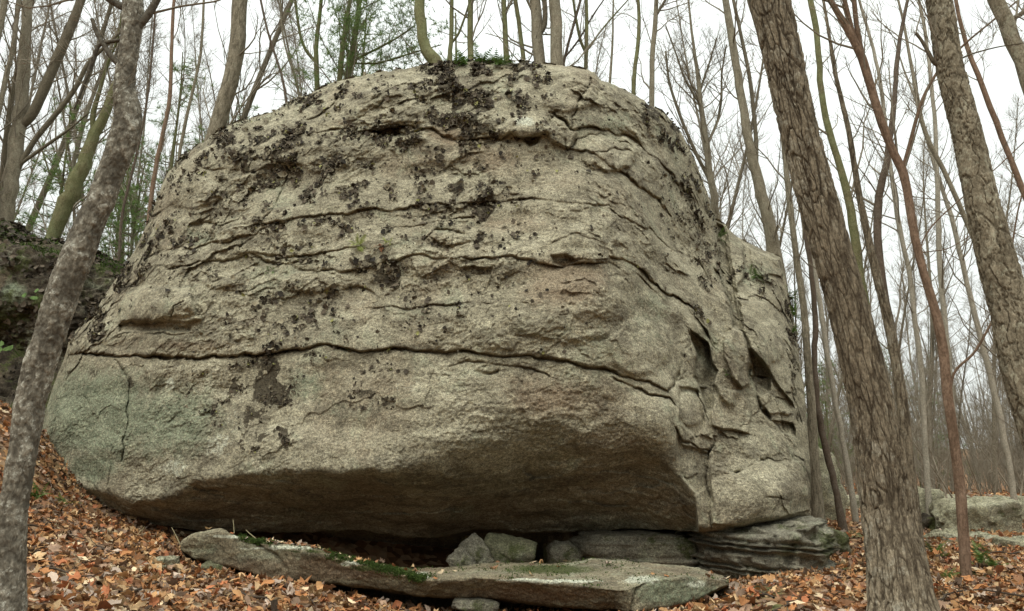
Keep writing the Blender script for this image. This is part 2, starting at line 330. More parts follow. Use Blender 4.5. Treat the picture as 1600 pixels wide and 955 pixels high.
TOP = [(62, 702), (66, 670), (72, 640), (80, 612), (95, 572), (110, 527), (150, 482), (185, 430), (205, 400), (230, 350), (245, 308), (260, 272), (285, 245), (310, 225), (340, 205), (370, 190), (420, 176), (450, 160),
       (490, 143), (520, 128), (560, 119), (600, 110), (650, 104), (700, 98), (740, 94), (800, 97), (850, 99), (895, 104), (928, 111), (939, 125), (965, 134), (1000, 153), (1040, 178), (1062, 203), (1085, 248), (1105, 298), (1112, 328),
       (1118, 343), (1132, 350), (1150, 370), (1180, 385), (1200, 393), (1220, 402), (1226, 430), (1238, 480), (1248, 550), (1256, 605), (1261, 660), (1266, 720), (1268, 760)]
BOT = [(62, 712), (80, 745), (100, 768), (150, 800), (220, 815), (290, 828), (450, 833), (560, 828), (640, 841), (700, 838), (740, 827), (850, 833), (1000, 826), (1090, 830), (1154, 833), (1220, 817), (1250, 811), (1268, 806)]
LIP = [(62, 700), (114, 752), (167, 769), (208, 789), (248, 781), (288, 766), (308, 751), (345, 747), (399, 744), (437, 740), (500, 738), (560, 741), (650, 739), (750, 733), (850, 712), (950, 700), (1030, 715), (1062, 745), (1087, 778), (1092, 826), (1268, 803)]
DP = [(330, 215, 9.3), (450, 175, 9.2), (600, 125, 9.1), (740, 110, 9.0), (850, 110, 9.0), (930, 125, 9.2), (1000, 165, 9.7), (1060, 215, 10.4), (1105, 315, 10.9), (1125, 365, 11.2), (1215, 415, 11.8), (1230, 490, 11.2), (1248, 600, 10.4), (1258, 700, 9.7), (1260, 790, 9.2),
      (250, 300, 9.4), (190, 445, 9.3), (120, 540, 9.2), (76, 640, 9.1), (70, 700, 9.0), (400, 300, 8.75), (600, 300, 8.45), (800, 300, 8.3), (930, 300, 8.35), (1030, 320, 9.5), (250, 450, 8.8), (450, 450, 8.2), (650, 450, 7.95), (850, 450, 7.75), (960, 430, 7.85),
      (1050, 460, 8.8), (1130, 500, 9.5), (1200, 480, 10.3), (150, 560, 8.9), (300, 560, 8.35), (500, 560, 7.85), (700, 560, 7.6), (900, 570, 7.5), (1040, 590, 8.1), (1120, 620, 8.9), (1180, 640, 9.1), (1240, 640, 9.9), (200, 700, 8.5), (200, 780, 8.5), (300, 750, 8.0),
      (400, 744, 7.7), (550, 739, 7.4), (700, 730, 7.3), (850, 680, 7.28), (960, 650, 7.45), (1040, 650, 7.85), (1060, 700, 7.95), (1085, 770, 7.95), (1107, 780, 8.15), (1180, 760, 8.3), (1250, 770, 8.8), (1170, 830, 8.25), (1250, 812, 8.7),
      (700, 650, 7.4), (870, 640, 7.35), (450, 650, 7.85)]
YB = curve([(62, 9.1), (150, 9.1), (290, 9.1), (400, 9.3), (640, 9.6), (850, 9.6), (1000, 9.3), (1070, 8.9), (1087, 8.7), (1092, 8.3), (1268, 9.1)])
CR = [ # polyline, groove width px, depth m, step m (upper part proud), fade px
 ([(107, 551), (144, 553), (201, 559), (275, 559), (335, 556), (399, 553), (443, 551), (474, 548), (500, 543), (547, 548), (601, 545), (651, 545), (701, 550), (799, 556), (860, 561), (911, 569), (961, 581), (988, 591), (1014, 596), (1041, 609), (1054, 600)], 2.8, 0.30, 0.09, 45),
 ([(1054, 604), (1060, 590), (1062, 568), (1068, 551), (1076, 521)], 2.6, 0.25, 0, 30),
 ([(183, 503), (234, 505), (285, 507), (318, 500)], 3.0, 0.28, 0.10, 30), ([(180, 522), (208, 521), (250, 523), (301, 520)], 1.8, 0.12, 0.02, 20), ([(318, 500), (308, 470), (302, 445)], 1.8, 0.10, 0, 20), ([(270, 500), (272, 478), (285, 470)], 1.6, 0.08, 0, 20),
 ([(258, 356), (301, 352), (352, 348), (385, 345)], 2.0, 0.16, 0.05, 25), ([(218, 404), (255, 392), (301, 389), (338, 380), (370, 374), (399, 368), (420, 352)], 2.4, 0.2, 0.08, 30),
 ([(399, 353), (450, 342), (500, 335), (568, 330), (614, 330), (661, 323), (720, 318), (770, 312), (800, 311), (860, 312), (900, 316), (950, 321)], 2.6, 0.22, 0.12, 45),
 ([(224, 420), (278, 417), (335, 410), (399, 400), (443, 402), (480, 397), (520, 390), (560, 386)], 2.2, 0.18, 0.07, 30), ([(380, 400), (440, 412), (467, 420), (500, 425), (527, 423), (567, 420), (590, 412), (614, 408), (648, 399), (701, 405), (738, 409), (799, 400), (837, 408), (880, 418), (910, 410), (951, 410), (981, 424), (1001, 437), (1021, 454)], 2.6, 0.22, 0.12, 40),
 ([(951, 404), (974, 404), (1008, 424), (1034, 451), (1055, 464), (1078, 472), (1091, 487), (1095, 508), (1110, 530)], 2.6, 0.25, 0.12, 35), ([(954, 327), (988, 348), (1021, 363), (1055, 392), (1085, 404), (1101, 417), (1112, 440), (1122, 470)], 2.4, 0.2, 0.10, 30),
 ([(868, 172), (874, 181), (890, 198), (904, 199), (930, 195), (951, 201), (981, 214), (1001, 231), (1028, 248), (1055, 278), (1085, 315), (1100, 350)], 2.8, 0.25, 0.16, 28), ([(884, 228), (912, 236), (941, 248), (967, 265), (1001, 291), (1031, 315), (1050, 340)], 2.6, 0.22, 0.14, 26),
 ([(882, 201), (884, 228), (890, 236), (902, 215)], 2.2, 0.2, 0, 20), ([(890, 198), (900, 170), (917, 141), (925, 120)], 3.0, 0.2, 0, 30), ([(930, 240), (960, 232), (985, 240), (990, 255), (975, 268)], 2.2, 0.16, 0.05, 14), ([(905, 215), (940, 208), (965, 215), (985, 232)], 2.0, 0.12, 0.06, 14), ([(920, 260), (950, 252), (975, 262)], 1.8, 0.1, 0.03, 10),
 ([(514, 204), (551, 201), (588, 208), (635, 201), (678, 201), (695, 217), (748, 219), (799, 210), (830, 226), (850, 215)], 3.0, 0.28, 0.14, 30), ([(540, 190), (575, 172), (600, 160), (625, 155)], 2.5, 0.1, 0.06, 25), ([(480, 190), (510, 178), (530, 150), (540, 130)], 3.0, 0.15, 0, 30),
 ([(588, 484), (641, 482), (691, 481), (738, 477), (799, 472), (830, 474)], 2.0, 0.14, 0.05, 25), ([(701, 570), (755, 569), (799, 575), (833, 578), (860, 584)], 2.0, 0.14, 0.04, 20), ([(740, 584), (765, 588), (782, 584)], 4.0, 0.14, 0.05, 12),
 ([(960, 590), (985, 604), (1014, 618), (1041, 618), (1053, 628)], 2.4, 0.2, 0.05, 16), ([(1142, 511), (1162, 518), (1172, 551), (1175, 585), (1185, 615), (1190, 638), (1200, 655)], 2.6, 0.3, 0, 20), ([(1130, 420), (1152, 467), (1155, 498), (1162, 518)], 2.6, 0.28, 0, 20),
 ([(1115, 668), (1141, 670), (1171, 681)], 1.8, 0.12, 0.04, 15), ([(1056, 668), (1070, 693), (1093, 701), (1113, 702)], 2.4, 0.2, 0.06, 18), ([(1093, 611), (1103, 641), (1113, 666), (1113, 693), (1110, 720), (1106, 753), (1107, 823)], 2.0, 0.2, 0, 15),
 ([(1150, 736), (1167, 732), (1188, 719), (1221, 716), (1247, 720), (1262, 722)], 2.2, 0.18, 0.05, 22), ([(1195, 780), (1225, 782), (1255, 776)], 1.8, 0.07, 0.02, 16), ([(180, 562), (190, 585), (199, 602), (200, 640), (199, 672), (192, 690), (190, 718)], 2.0, 0.12, 0, 12),
 ([(170, 745), (172, 700), (169, 765), (190, 785)], 1.6, 0.06, 0, 12), ([(314, 761), (345, 768), (378, 775), (400, 781), (440, 790), (485, 796), (530, 806)], 3.0, 0.14, 0.10, 25), ([(1068, 551), (1072, 575), (1062, 595)], 1.6, 0.1, 0, 10),
 ([(1152, 467), (1175, 462), (1200, 470), (1222, 490)], 2.4, 0.2, 0.05, 20), ([(1226, 520), (1236, 560), (1240, 600), (1250, 660)], 2.4, 0.2, 0, 20), ([(1141, 511), (1140, 470), (1128, 440), (1120, 400), (1116, 350)], 3.0, 0.35, 0, 20), ([(1160, 420), (1190, 432), (1224, 432)], 2.2, 0.2, 0.05, 20),
 ([(1160, 372), (1166, 410), (1180, 450)], 2.0, 0.15, 0, 20), ([(1196, 500), (1206, 520), (1216, 520), (1218, 500)], 1.8, 0.12, 0, 10), ([(470, 240), (440, 290), (420, 330), (395, 370)], 3.0, 0.12, 0, 30), ([(860, 380), (880, 370), (905, 366), (930, 376)], 2.2, 0.12, 0.05, 15),
 ([(660, 375), (690, 362), (720, 362), (735, 372)], 2.6, 0.14, 0.06, 14), ([(610, 356), (650, 352), (700, 350), (738, 340)], 1.8, 0.12, 0.03, 16), ([(500, 470), (530, 455), (560, 450), (590, 462)], 2.0, 0.1, 0.05, 18), ([(300, 265), (345, 262), (395, 268), (430, 262)], 2.2, 0.14, 0.05, 20), ([(940, 140), (925, 170), (905, 190)], 2.0, 0.1, 0, 14)]
NOTCH = [([(1078, 513), (1108, 536), (1114, 568), (1123, 580), (1118, 598), (1112, 605), (1092, 603), (1083, 590), (1087, 555), (1077, 532)], 0.45), ([(1092, 603), (1118, 600), (1115, 641), (1104, 641)], 0.3), ([(1171, 545), (1191, 565), (1203, 585), (1205, 590), (1190, 592), (1176, 588)], 0.32),
         ([(1172, 585), (1205, 588), (1205, 611), (1191, 621), (1181, 611)], 0.25), ([(1203, 656), (1240, 660), (1245, 672), (1244, 683), (1221, 678)], 0.22), ([(858, 398), (885, 395), (905, 408), (880, 419), (862, 412)], 0.16), ([(812, 214), (850, 214), (842, 226), (826, 230)], 0.25),
         ([(560, 204), (620, 203), (640, 212), (590, 216)], 0.12)]
BLOCK = [([(1118, 345), (1132, 352), (1150, 470), (1160, 515), (1142, 512), (1135, 470), (1120, 420)], -0.30), ([(1142, 512), (1162, 518), (1172, 551), (1172, 600), (1160, 612), (1145, 590), (1132, 560), (1128, 525)], 0.22), ([(1152, 467), (1200, 470), (1226, 500), (1242, 560), (1242, 640), (1215, 605), (1191, 565), (1172, 545), (1160, 515)], 0.20),
         ([(1123, 602), (1160, 612), (1178, 640), (1171, 681), (1141, 672), (1113, 668), (1110, 640)], 0.12), ([(1175, 590), (1205, 612), (1242, 648), (1200, 650), (1186, 630)], 0.10), ([(1110, 725), (1150, 738), (1188, 719), (1262, 722), (1264, 800), (1220, 812), (1160, 826), (1109, 820)], 0.14), ([(1132, 352), (1160, 372), (1166, 420), (1150, 460)], 0.22), ([(1168, 385), (1218, 404), (1224, 432), (1180, 432)], 0.15),
         ([(1056, 672), (1070, 696), (1110, 706), (1107, 760), (1090, 775), (1062, 740)], -0.10), ([(1060, 604), (1092, 606), (1104, 660), (1090, 690), (1060, 660)], -0.12), ([(868, 176), (890, 200), (904, 202), (890, 236), (862, 225), (850, 200)], 0.10), ([(182, 448), (300, 448), (308, 490), (318, 500), (285, 506), (184, 502)], 0.10), ([(182, 505), (300, 508), (300, 519), (184, 520)], -0.08)]
BULGE = [(955, 240, 45, 32, 0.25), (1000, 260, 40, 30, 0.1), (890, 150, 50, 30, 0.15), (250, 475, 70, 30, 0.14), (480, 440, 50, 20, 0.12), (700, 372, 40, 10, 0.10), (820, 200, 45, 20, 0.2), (600, 170, 70, 30, 0.12), (880, 480, 120, 60, 0.12), (1000, 540, 60, 50, 0.15), (450, 290, 60, 40, -0.15), (1140, 580, 26, 60, 0.22), (1200, 540, 30, 40, 0.2),
         (1080, 640, 25, 30, 0.1), (1185, 690, 40, 30, 0.1), (1150, 780, 50, 45, 0.08), (300, 300, 50, 30, 0.1), (340, 435, 50, 15, 0.08), (1180, 610, 18, 50, -0.1)]
TR = [(735, 135, 55, 45, 3.0), (722, 172, 45, 55, 2.6), (748, 105, 75, 14, 3.0), (690, 118, 40, 20, 1.5), (800, 110, 40, 14, 1.8), (750, 335, 18, 62, 2.6), (712, 290, 26, 26, 1.8), (490, 150, 52, 20, 2.4), (415, 228, 90, 30, 1.7), (345, 225, 55, 22, 1.9), (300, 245, 22, 26, 1.8), (465, 240, 60, 40, 1.7), (600, 206, 60, 12, 1.9), (630, 225, 25, 10, 1.6),
      (780, 205, 60, 14, 1.6), (822, 150, 36, 40, 1.2), (830, 215, 26, 14, 1.6), (225, 365, 13, 62, 2.6), (200, 425, 22, 30, 2.6), (150, 492, 34, 24, 2.8), (140, 520, 30, 20, 2.0), (440, 285, 60, 30, 1.2), (520, 245, 45, 28, 1.2), (560, 300, 90, 25, 0.7), (660, 325, 60, 14, 1.2), (480, 350, 80, 14, 0.9), (450, 402, 60, 10, 1.0),
      (430, 480, 35, 26, 0.9), (500, 505, 60, 30, 0.7), (600, 430, 40, 24, 1.2), (670, 440, 50, 30, 0.6), (720, 425, 30, 12, 1.2), (575, 418, 30, 12, 1.8), (410, 605, 60, 65, 1.9), (418, 670, 48, 44, 1.8), (340, 640, 50, 60, 0.35), (595, 610, 58, 36, 1.2), (560, 580, 50, 12, 1.2), (480, 556, 60, 12, 1.2), (860, 550, 22, 6, 1.2), (1030, 182, 32, 22, 2.6), (1052, 215, 20, 30, 2.2),
      (1090, 290, 16, 50, 1.6), (1100, 480, 16, 24, 1.6), (1105, 400, 16, 60, 0.8), (640, 265, 90, 30, 0.45), (550, 400, 240, 130, 0.12), (600, 250, 260, 110, 0.2), (680, 490, 60, 18, 0.5), (270, 330, 60, 60, 0.5), (1240, 500, 12, 70, 2.0), (1170, 440, 30, 26, 0.9), (700, 160, 70, 60, .6), (820, 370, 20, 10, .5), (590, 230, 60, 16, 0.9), (350, 255, 90, 18, 0.6), (1060, 320, 30, 50, .5)]
def make_boulder():
    Tc, Bc, Lc = curve(TOP), curve(BOT), curve(LIP)
    xs = np.r_[np.arange(62, 120, 1.1), np.arange(120, 1216, 1.45), np.arange(1216, 1268.3, 0.75)]
    n = len(xs); m = 520
    v = np.linspace(0, 1, m); jx = xs*0.05
    T = Tc(xs)+fbm(np.c_[xs*0.045, 0*xs, 0*xs], 4)*5; T = np.minimum(T, Bc(xs)-3); B = Bc(xs)+fbm(np.c_[xs*0.03, 0*xs+5, 0*xs], 3)*2.5
    X = np.repeat(xs[:, None], m, 1); Y = T[:, None]+(B-T)[:, None]*v[None]
    Lx = Lc(X)+fbm(np.c_[X.ravel()*0.02, 0*X.ravel(), 0*X.ravel()+3], 3).reshape(X.shape)*5
    Lx = np.minimum(Lx, B[:, None]-0.5)
    a = np.array(DP, float); wt = tps_fit(a[:, :2], a[:, 2], 300.0)
    soft = np.interp(X, [62, 600, 800, 1000, 1060, 1090], [3, 4, 34, 40, 14, 2])
    over = soft*np.logaddexp(0, np.clip((Y-Lx)/soft, -30, 60))       # px below the lip, softened
    span = np.maximum(B[:, None]-Lx, 1)
    D = tps_eval(a[:, :2], wt, np.c_[X.ravel(), np.minimum(Y, Lx).ravel()]).reshape(X.shape)
    Dl = tps_eval(a[:, :2], wt, np.c_[X.ravel(), Lx.ravel()]).reshape(X.shape)
    t = np.clip(over/span, 0, 1.3)
    D = D+np.maximum(YB(X)-Dl, 0)*t**0.95
    # rounded top and sides
    sil = [(x, y) for x, y in TOP]
    d, _, _ = poly_dist(X, Y, sil)
    r = np.interp(X, [62, 150, 300, 600, 900, 1000, 1110, 1130, 1268], [60, 60, 75, 48, 40, 45, 26, 26, 22]); q = 1-np.clip(d/r, 0, 1)
    D += 0.55*r/60*(1-np.sqrt(np.maximum(1-q*q, 0)))
    # second block to the right stands back
    gx = np.interp(Y, [330, 400, 440, 470, 520], [1114, 1119, 1127, 1138, 1150]); D += 0.5*sstep(-3, 5, X-gx)*sstep(560, 470, Y)
    Pw = W(X, Y, D).reshape(-1, 3)
    jxn = fbm(Pw*2.6, 4).reshape(X.shape)*8; jyn = fbm(Pw*2.6+40, 4).reshape(X.shape)*7
    Xj, Yj = X+jxn, Y+jyn
    near = np.zeros(X.shape)
    for pts, w, dep, st, fd in CR:
        p = np.array(pts, float); d, s, tt = poly_dist(Xj, Yj, p)
        vary = np.clip(0.62+1.1*noise(np.c_[Xj.ravel()*0.022, Yj.ravel()*0.03, 0*Xj.ravel()+w*7+dep*31]).reshape(X.shape), 0.08, 1.5)
        vary = np.maximum(vary, 0.5) if pts[0][0] == 107 else vary
        endf = np.minimum(sstep(0, 0.06, tt+0.03), sstep(0, 0.06, 1.03-tt))
        hi = 0.7 if p[:, 1].mean() < 440 else 0.9; dep = dep*vary*endf*0.6*hi; w = w*0.56; st = st*0.5*hi
        D += dep*np.exp(-(d/w)**2)+0.10*dep*np.exp(-(d/(w*4))**2)
        if st: D += np.where(s > 0, 1, -0.5)*st*np.exp(-d/fd)*endf*sstep(0, w*0.7, d)*np.clip(vary+0.2, 0.3, 1.2)
        near = np.maximum(near, np.exp(-(d/14)**2))
    for poly, dep in NOTCH:
        p = np.array(poly, float); d, _, _ = poly_dist(X+jxn*.3, Y+jyn*.3, np.r_[p, p[:1]]); ins = inside(X+jxn*.3, Y+jyn*.3, poly)
        D += dep*np.where(ins, sstep(0, 3.0, d), 0)*(0.8+0.4*noise(Pw*4).reshape(X.shape))
    for cx, cy, rx, ry, h in BULGE:
        e = np.hypot((Xj-cx)/rx, (Yj-cy)/ry); D -= h*np.where(e < 1, np.sqrt(np.maximum(1-e*e, 0))*sstep(1, 0.75, e), 0)*0.8
    # craggy relief: long low ledges, chips, grain
    St = np.array([0.55, 0.8, 1.7]); q = Pw*St
    sh = X.shape; rr_ = lambda a: a.reshape(sh)
    rough = rr_(sstep(-0.25, 0.35, fbm(Pw*0.9+5, 4)))                  # smooth weathered planes beside rough broken ones
    up = sstep(600, 380, Y)*0.75+0.25; right = sstep(1050, 1110, X)*sstep(835, 800, Y+0*X)
    h = 0.13*rr_(fbm(q*0.7, 3, 0.45))+0.07*rr_(fbm(Pw*np.array([1.3, 1.3, 1.8])+60, 4, 0.42))*(0.5+0.5*up)
    wq = Pw+0.12*fbm(Pw*3, 3)[:, None]
    h += (0.055*up*rough+0.012)*(1-right)*rr_(facets(wq*np.array([1.2, 1.2, 2.2]), 0.9))
    h += (0.030*up*rough+0.004)*rr_(facets(wq*np.array([4, 4, 6.5]), 1.0, 9))
    h += right*0.05*rr_(facets(wq*np.array([1.2, 0.8, 1.0]), 1.2, 4))
    for poly, dz in BLOCK:
        p = np.array(poly, float); d, _, _ = poly_dist(X+jxn*.4, Y+jyn*.4, np.r_[p, p[:1]]); ins = inside(X+jxn*.4, Y+jyn*.4, poly); h += dz*np.where(ins, sstep(0, 4, d), 0)
    lay = Pw[:, 2]+0.05*Pw[:, 0]+0.4*fbm(Pw*0.55+9, 3)+0.1*fbm(Pw*2.2, 3); saw = (lay*2.2) % 1.0; jag = np.where(saw < 0.9, saw/0.9, (1-saw)/0.1)
    h += 0.03*up*rough*rr_(jag*sstep(0.0, 0.4, noise(Pw*0.8+31)+0.1))
    und = sstep(0, 15, Y-Lx)*sstep(1090, 1080, X); h += und*(0.07*rr_(fbm(Pw*np.array([0.9, 1.5, 2.0])+3, 4, .55))+0.05*rr_(facets(wq*np.array([1.3, 2.2, 3.0]), 0.8, 2)))
    h += rr_(0.020*ridged(Pw*np.array([3.5, 3.5, 5])+0.5*fbm(Pw*1.5, 2)[:, None], 4, 0.6)+0.016*fbm(Pw*np.array([9, 12, 15]), 3, 0.7))*(0.12+0.6*rough)
    h += rr_(0.009*fbm(Pw*np.array([30, 30, 36]), 2, 0.7))*(0.45+0.55*rough)
    D -= h*sstep(-4, 18, np.minimum(Y-T[:, None], 100)+6)
    V = W(X, Y, D)
    D = D+0
    # paint masks: green algae, brown stain, black crust, pale lichen
    def blob(L):
        o = np.zeros(X.shape)
        for cx, cy, rx, ry, s in L: o = np.maximum(o, s*np.clip(1.25-np.hypot((Xj-cx)/rx, (Yj-cy)/ry), 0, 1))
        return o
    gm = blob([(150, 650, 130, 100, 0.85), (260, 660, 130, 90, 0.7), (140, 730, 60, 30, 0.8), (480, 600, 60, 40, 0.55), (530, 640, 50, 30, 0.4), (310, 370, 50, 20, 0.5), (1010, 500, 70, 90, 0.4), (880, 510, 90, 40, 0.25), (960, 190, 60, 30, 0.45), (1050, 290, 40, 60, 0.35), (1180, 430, 50, 40, 0.5), (640, 490, 60, 30, 0.4)])
    bm = blob([(760, 250, 90, 40, 0.7), (880, 440, 100, 60, 0.9), (860, 620, 110, 50, 0.75), (560, 480, 80, 50, 0.5), (700, 212, 50, 22, 0.9), (300, 540, 140, 14, 0.6), (800, 350, 120, 30, 0.6), (540, 190, 30, 12, 0.7), (950, 690, 130, 40, 0.5), (430, 360, 60, 30, 0.4), (390, 500, 80, 30, 0.4)])
    km = blob([(412, 620, 60, 95, 0.55), (590, 610, 62, 44, 0.5), (730, 150, 60, 70, 0.6), (465, 240, 90, 50, 0.5), (225, 380, 22, 80, 0.6), (735, 340, 30, 60, 0.4), (880, 405, 30, 12, 0.8), (840, 165, 30, 20, 0.6), (200, 600, 12, 20, 0.8), (150, 580, 18, 20, 0.7), (130, 620, 60, 30, 0.4), (1220, 700, 40, 30, 0.25), (1040, 200, 40, 40, 0.6), (100, 760, 30, 20, 0.7), (970, 310, 40, 10, 0.5), (250, 600, 10, 8, .8)])
    pm = blob([(370, 660, 60, 60, 0.5), (265, 600, 14, 14, 0.9), (270, 730, 60, 40, 0.6), (640, 600, 60, 30, 0.5), (500, 590, 40, 30, 0.45), (340, 700, 50, 50, 0.6), (820, 190, 30, 20, 0.7), (1000, 470, 60, 60, 0.3), (860, 700, 60, 30, 0.3), (1080, 350, 30, 80, 0.4)])
    den = np.zeros(X.shape)
    for cx, cy, rx, ry, sx_ in TR: den = np.maximum(den, min(sx_, 2.4)*np.clip(1.3-np.hypot((Xj-cx)/rx, (Yj-cy)/ry), 0, 1))
    km = np.maximum(km*0.8, np.clip(den*0.42*rr_(np.clip(0.6+fbm(Pw*3.2+7, 5, 0.6)*2.6, 0, 1.8)), 0, 0.80))
    VV, Q, Tt = close_back(V, n, m, [(0.25, 0.995), (0.8, 0.975), (1.8, 0.94), (3.2, 0.86), (4.6, 0.7)], drop=True)
    mask = np.zeros((len(VV), 4)); mask[:n*m] = np.c_[gm.ravel(), bm.ravel(), km.ravel(), pm.ravel()]
    return V, X, Y, VV, Q, Tt, mask
BV, BX, BY, VV, Q, Tt, mask = make_boulder()
boulder = empty('boulder', (0.5, 10, 0), 'giant tan grey boulder with horizontal cracks and an undercut base, filling the picture', 'boulder')
obj('rock_face', mesh_np('boulder_rock', off(VV, boulder), Tt, Q, attrs={'mask': mask}), M['rock'], boulder)
gU = np.gradient(BV, axis=0); gV = np.gradient(BV, axis=1); BN = np.cross(gU, gV); BN /= np.linalg.norm(BN, axis=2)[..., None]+1e-9
if (BN[..., 1] > 0).mean() > 0.5: BN = -BN
def bpoint(px, py):
    i = np.argmin((BX[:, 0]-px)**2); j = np.argmin((BY[i]-py)**2); return BV[i, j], BN[i, j]
# ------------------------------------------------------------------ many small leafy faces in one mesh
def scatter(shapes, pos, nrm, size, spin, tint, curl):
    """shapes: outlines (k,2); builds fans round a centre, bent by curl"""
    V = []; T = []; C = []; base = 0; sid = RNG.integers(0, len(shapes), len(pos))
    nrm = nrm/np.linalg.norm(nrm, axis=1)[:, None]
    ref = np.where(np.abs(nrm[:, 2:3]) > 0.9, np.array([[1., 0, 0]]), np.array([[0, 0, 1.]])); t = np.cross(nrm, ref); t /= np.linalg.norm(t, axis=1)[:, None]; b = np.cross(nrm, t)
    for s, o in enumerate(shapes):
        m = np.where(sid == s)[0]
        if len(m) == 0: continue
        k = len(o); c, sn = np.cos(spin[m]), np.sin(spin[m])
        ox = o[None, :, 0]*c[:, None]-o[None, :, 1]*sn[:, None]; oy = o[None, :, 0]*sn[:, None]+o[None, :, 1]*c[:, None]
        jit = 1+0.25*(RNG.random((len(m), k))-0.5); ox = ox*jit; oy = oy*jit
        lift = curl[m][:, None]*(0.6*o[None, :, 0]**2+0.25*np.abs(o[None, :, 1]))+0.12*(RNG.random((len(m), k))-0.5)+np.abs(curl[m])[:, None]*0.5*(RNG.random((len(m), k))-0.3)
        sz = size[m][:, None, None]
        R = pos[m][:, None]+sz*(ox[..., None]*t[m][:, None]+oy[..., None]*b[m][:, None]+lift[..., None]*nrm[m][:, None])
        Cn = pos[m][:, None]+0*R[:, :1]
        A = np.concatenate([Cn, R], 1); V.append(A.reshape(-1, 3))
        f = np.array([[0, 1+i, 1+(i+1) % k] for i in range(k)]); T.append((f[None]+base+(np.arange(len(m))*(k+1))[:, None, None]).reshape(-1, 3))
        C.append(np.repeat(tint[m], k+1, 0)*(0.88+0.24*RNG.random((len(m)*(k+1), 1)))); base += len(m)*(k+1)
    return np.concatenate(V), np.concatenate(T), np.concatenate(C)
def ang(pts): a = np.radians([p[0] for p in pts]); r = np.array([p[1] for p in pts]); return np.c_[np.cos(a)*r, np.sin(a)*r]
FLAKES = [ang([(0, .5), (50, .42), (100, .55), (150, .4), (205, .5), (260, .38), (310, .5)]), ang([(0, .45), (60, .55), (120, .38), (180, .5), (240, .5), (300, .36)]), ang([(10, .55), (45, .3), (100, .5), (165, .42), (220, .55), (280, .45), (320, .32)])]
MAPLE = ang([(90, .55), (72, .30), (45, .52), (25, .28), (0, .46), (-35, .25), (-90, .30), (215, .25), (180, .46), (155, .28), (135, .52), (108, .30)])
OAK = ang([(90, .58), (70, .36), (58, .42), (40, .24), (20, .32), (-15, .18), (-50, .26), (-90, .56), (230, .26), (195, .18), (160, .32), (140, .24), (122, .42), (110, .36)])
BEECH = ang([(90, .55), (55, .34), (15, .25), (-30, .27), (-90, .5), (210, .27), (165, .25), (125, .34)])
LEAVES = [MAPLE, OAK, BEECH, MAPLE*0.9, BEECH*0.9]
# rock tripe lichen on the boulder
def tripe():
    sub = (slice(None, None, 2), slice(None, None, 2)); x = BX[sub].ravel(); y = BY[sub].ravel(); p = BV[sub].reshape(-1, 3); nn = BN[sub].reshape(-1, 3)
    den = np.zeros(len(x)); small = np.zeros(len(x))
    for cx, cy, rx, ry, s in TR: den += s*np.clip(1.35-np.hypot((x-cx)/rx, (y-cy)/ry), 0, 1)
    den = den**0.8*np.clip(fbm(p*3.2+7, 4)*3.6+0.30, 0, 2.5)*np.clip(fbm(p*9+3, 3)*4+0.7, 0.03, 2.5)*np.where(y > 560, np.clip(fbm(p*22+3, 3)*5+0.5, 0, 3), 1)
    area = np.linalg.norm(np.cross(gU[sub].reshape(-1, 3), gV[sub].reshape(-1, 3)), axis=1); loose = 0.045*np.exp(-((x-560)/420)**2)*(y < 560)*np.clip(fbm(p*6+13, 3)*4+0.3, 0, 2)*(np.clip((y-90)/60, 0.3, 1)); w = (den+loose)*np.clip(area, 0, np.percentile(area, 96)); w /= w.sum()
    k = 25000; i = RNG.choice(len(x), k, p=w); pos = p[i]; n = nn[i].copy()
    crust = (y[i] > 560); n = n+RNG.normal(0, 0.38, (k, 3)); n[:, 2] -= 0.15
    size = np.where(crust, np.exp(RNG.normal(-3.75, 0.35, k)), np.clip(np.exp(RNG.normal(-3.55, 0.5, k)), 0.01, 0.085))
    pos = pos+nn[i]*(0.008+0.022*RNG.random((k, 1)))*np.where(crust, 0.4, 1)[:, None]
    tint = np.array([[0.062, 0.050, 0.034]])*RNG.uniform(0.25, 2.0, (k, 1)); pale = RNG.random(k) < 0.28; tint[pale] = np.array([0.26, 0.23, 0.155])*RNG.uniform(0.6, 1.15, (pale.sum(), 1))
    yel = RNG.random(k) < 0.02; tint[yel] = (0.30, 0.30, 0.11)
    return scatter(FLAKES, pos, n, size, RNG.uniform(0, 6.28, k), tint, RNG.uniform(-0.3, 1.1, k))
Vt, Tt_, Ct = tripe()
obj('rock_tripe', mesh_np('rock_tripe', off(Vt, boulder), Tt_, smooth=False, attrs={'tint': Ct}), M['tripe'], boulder, kind='stuff', label='dark brown curled rock tripe lichen')
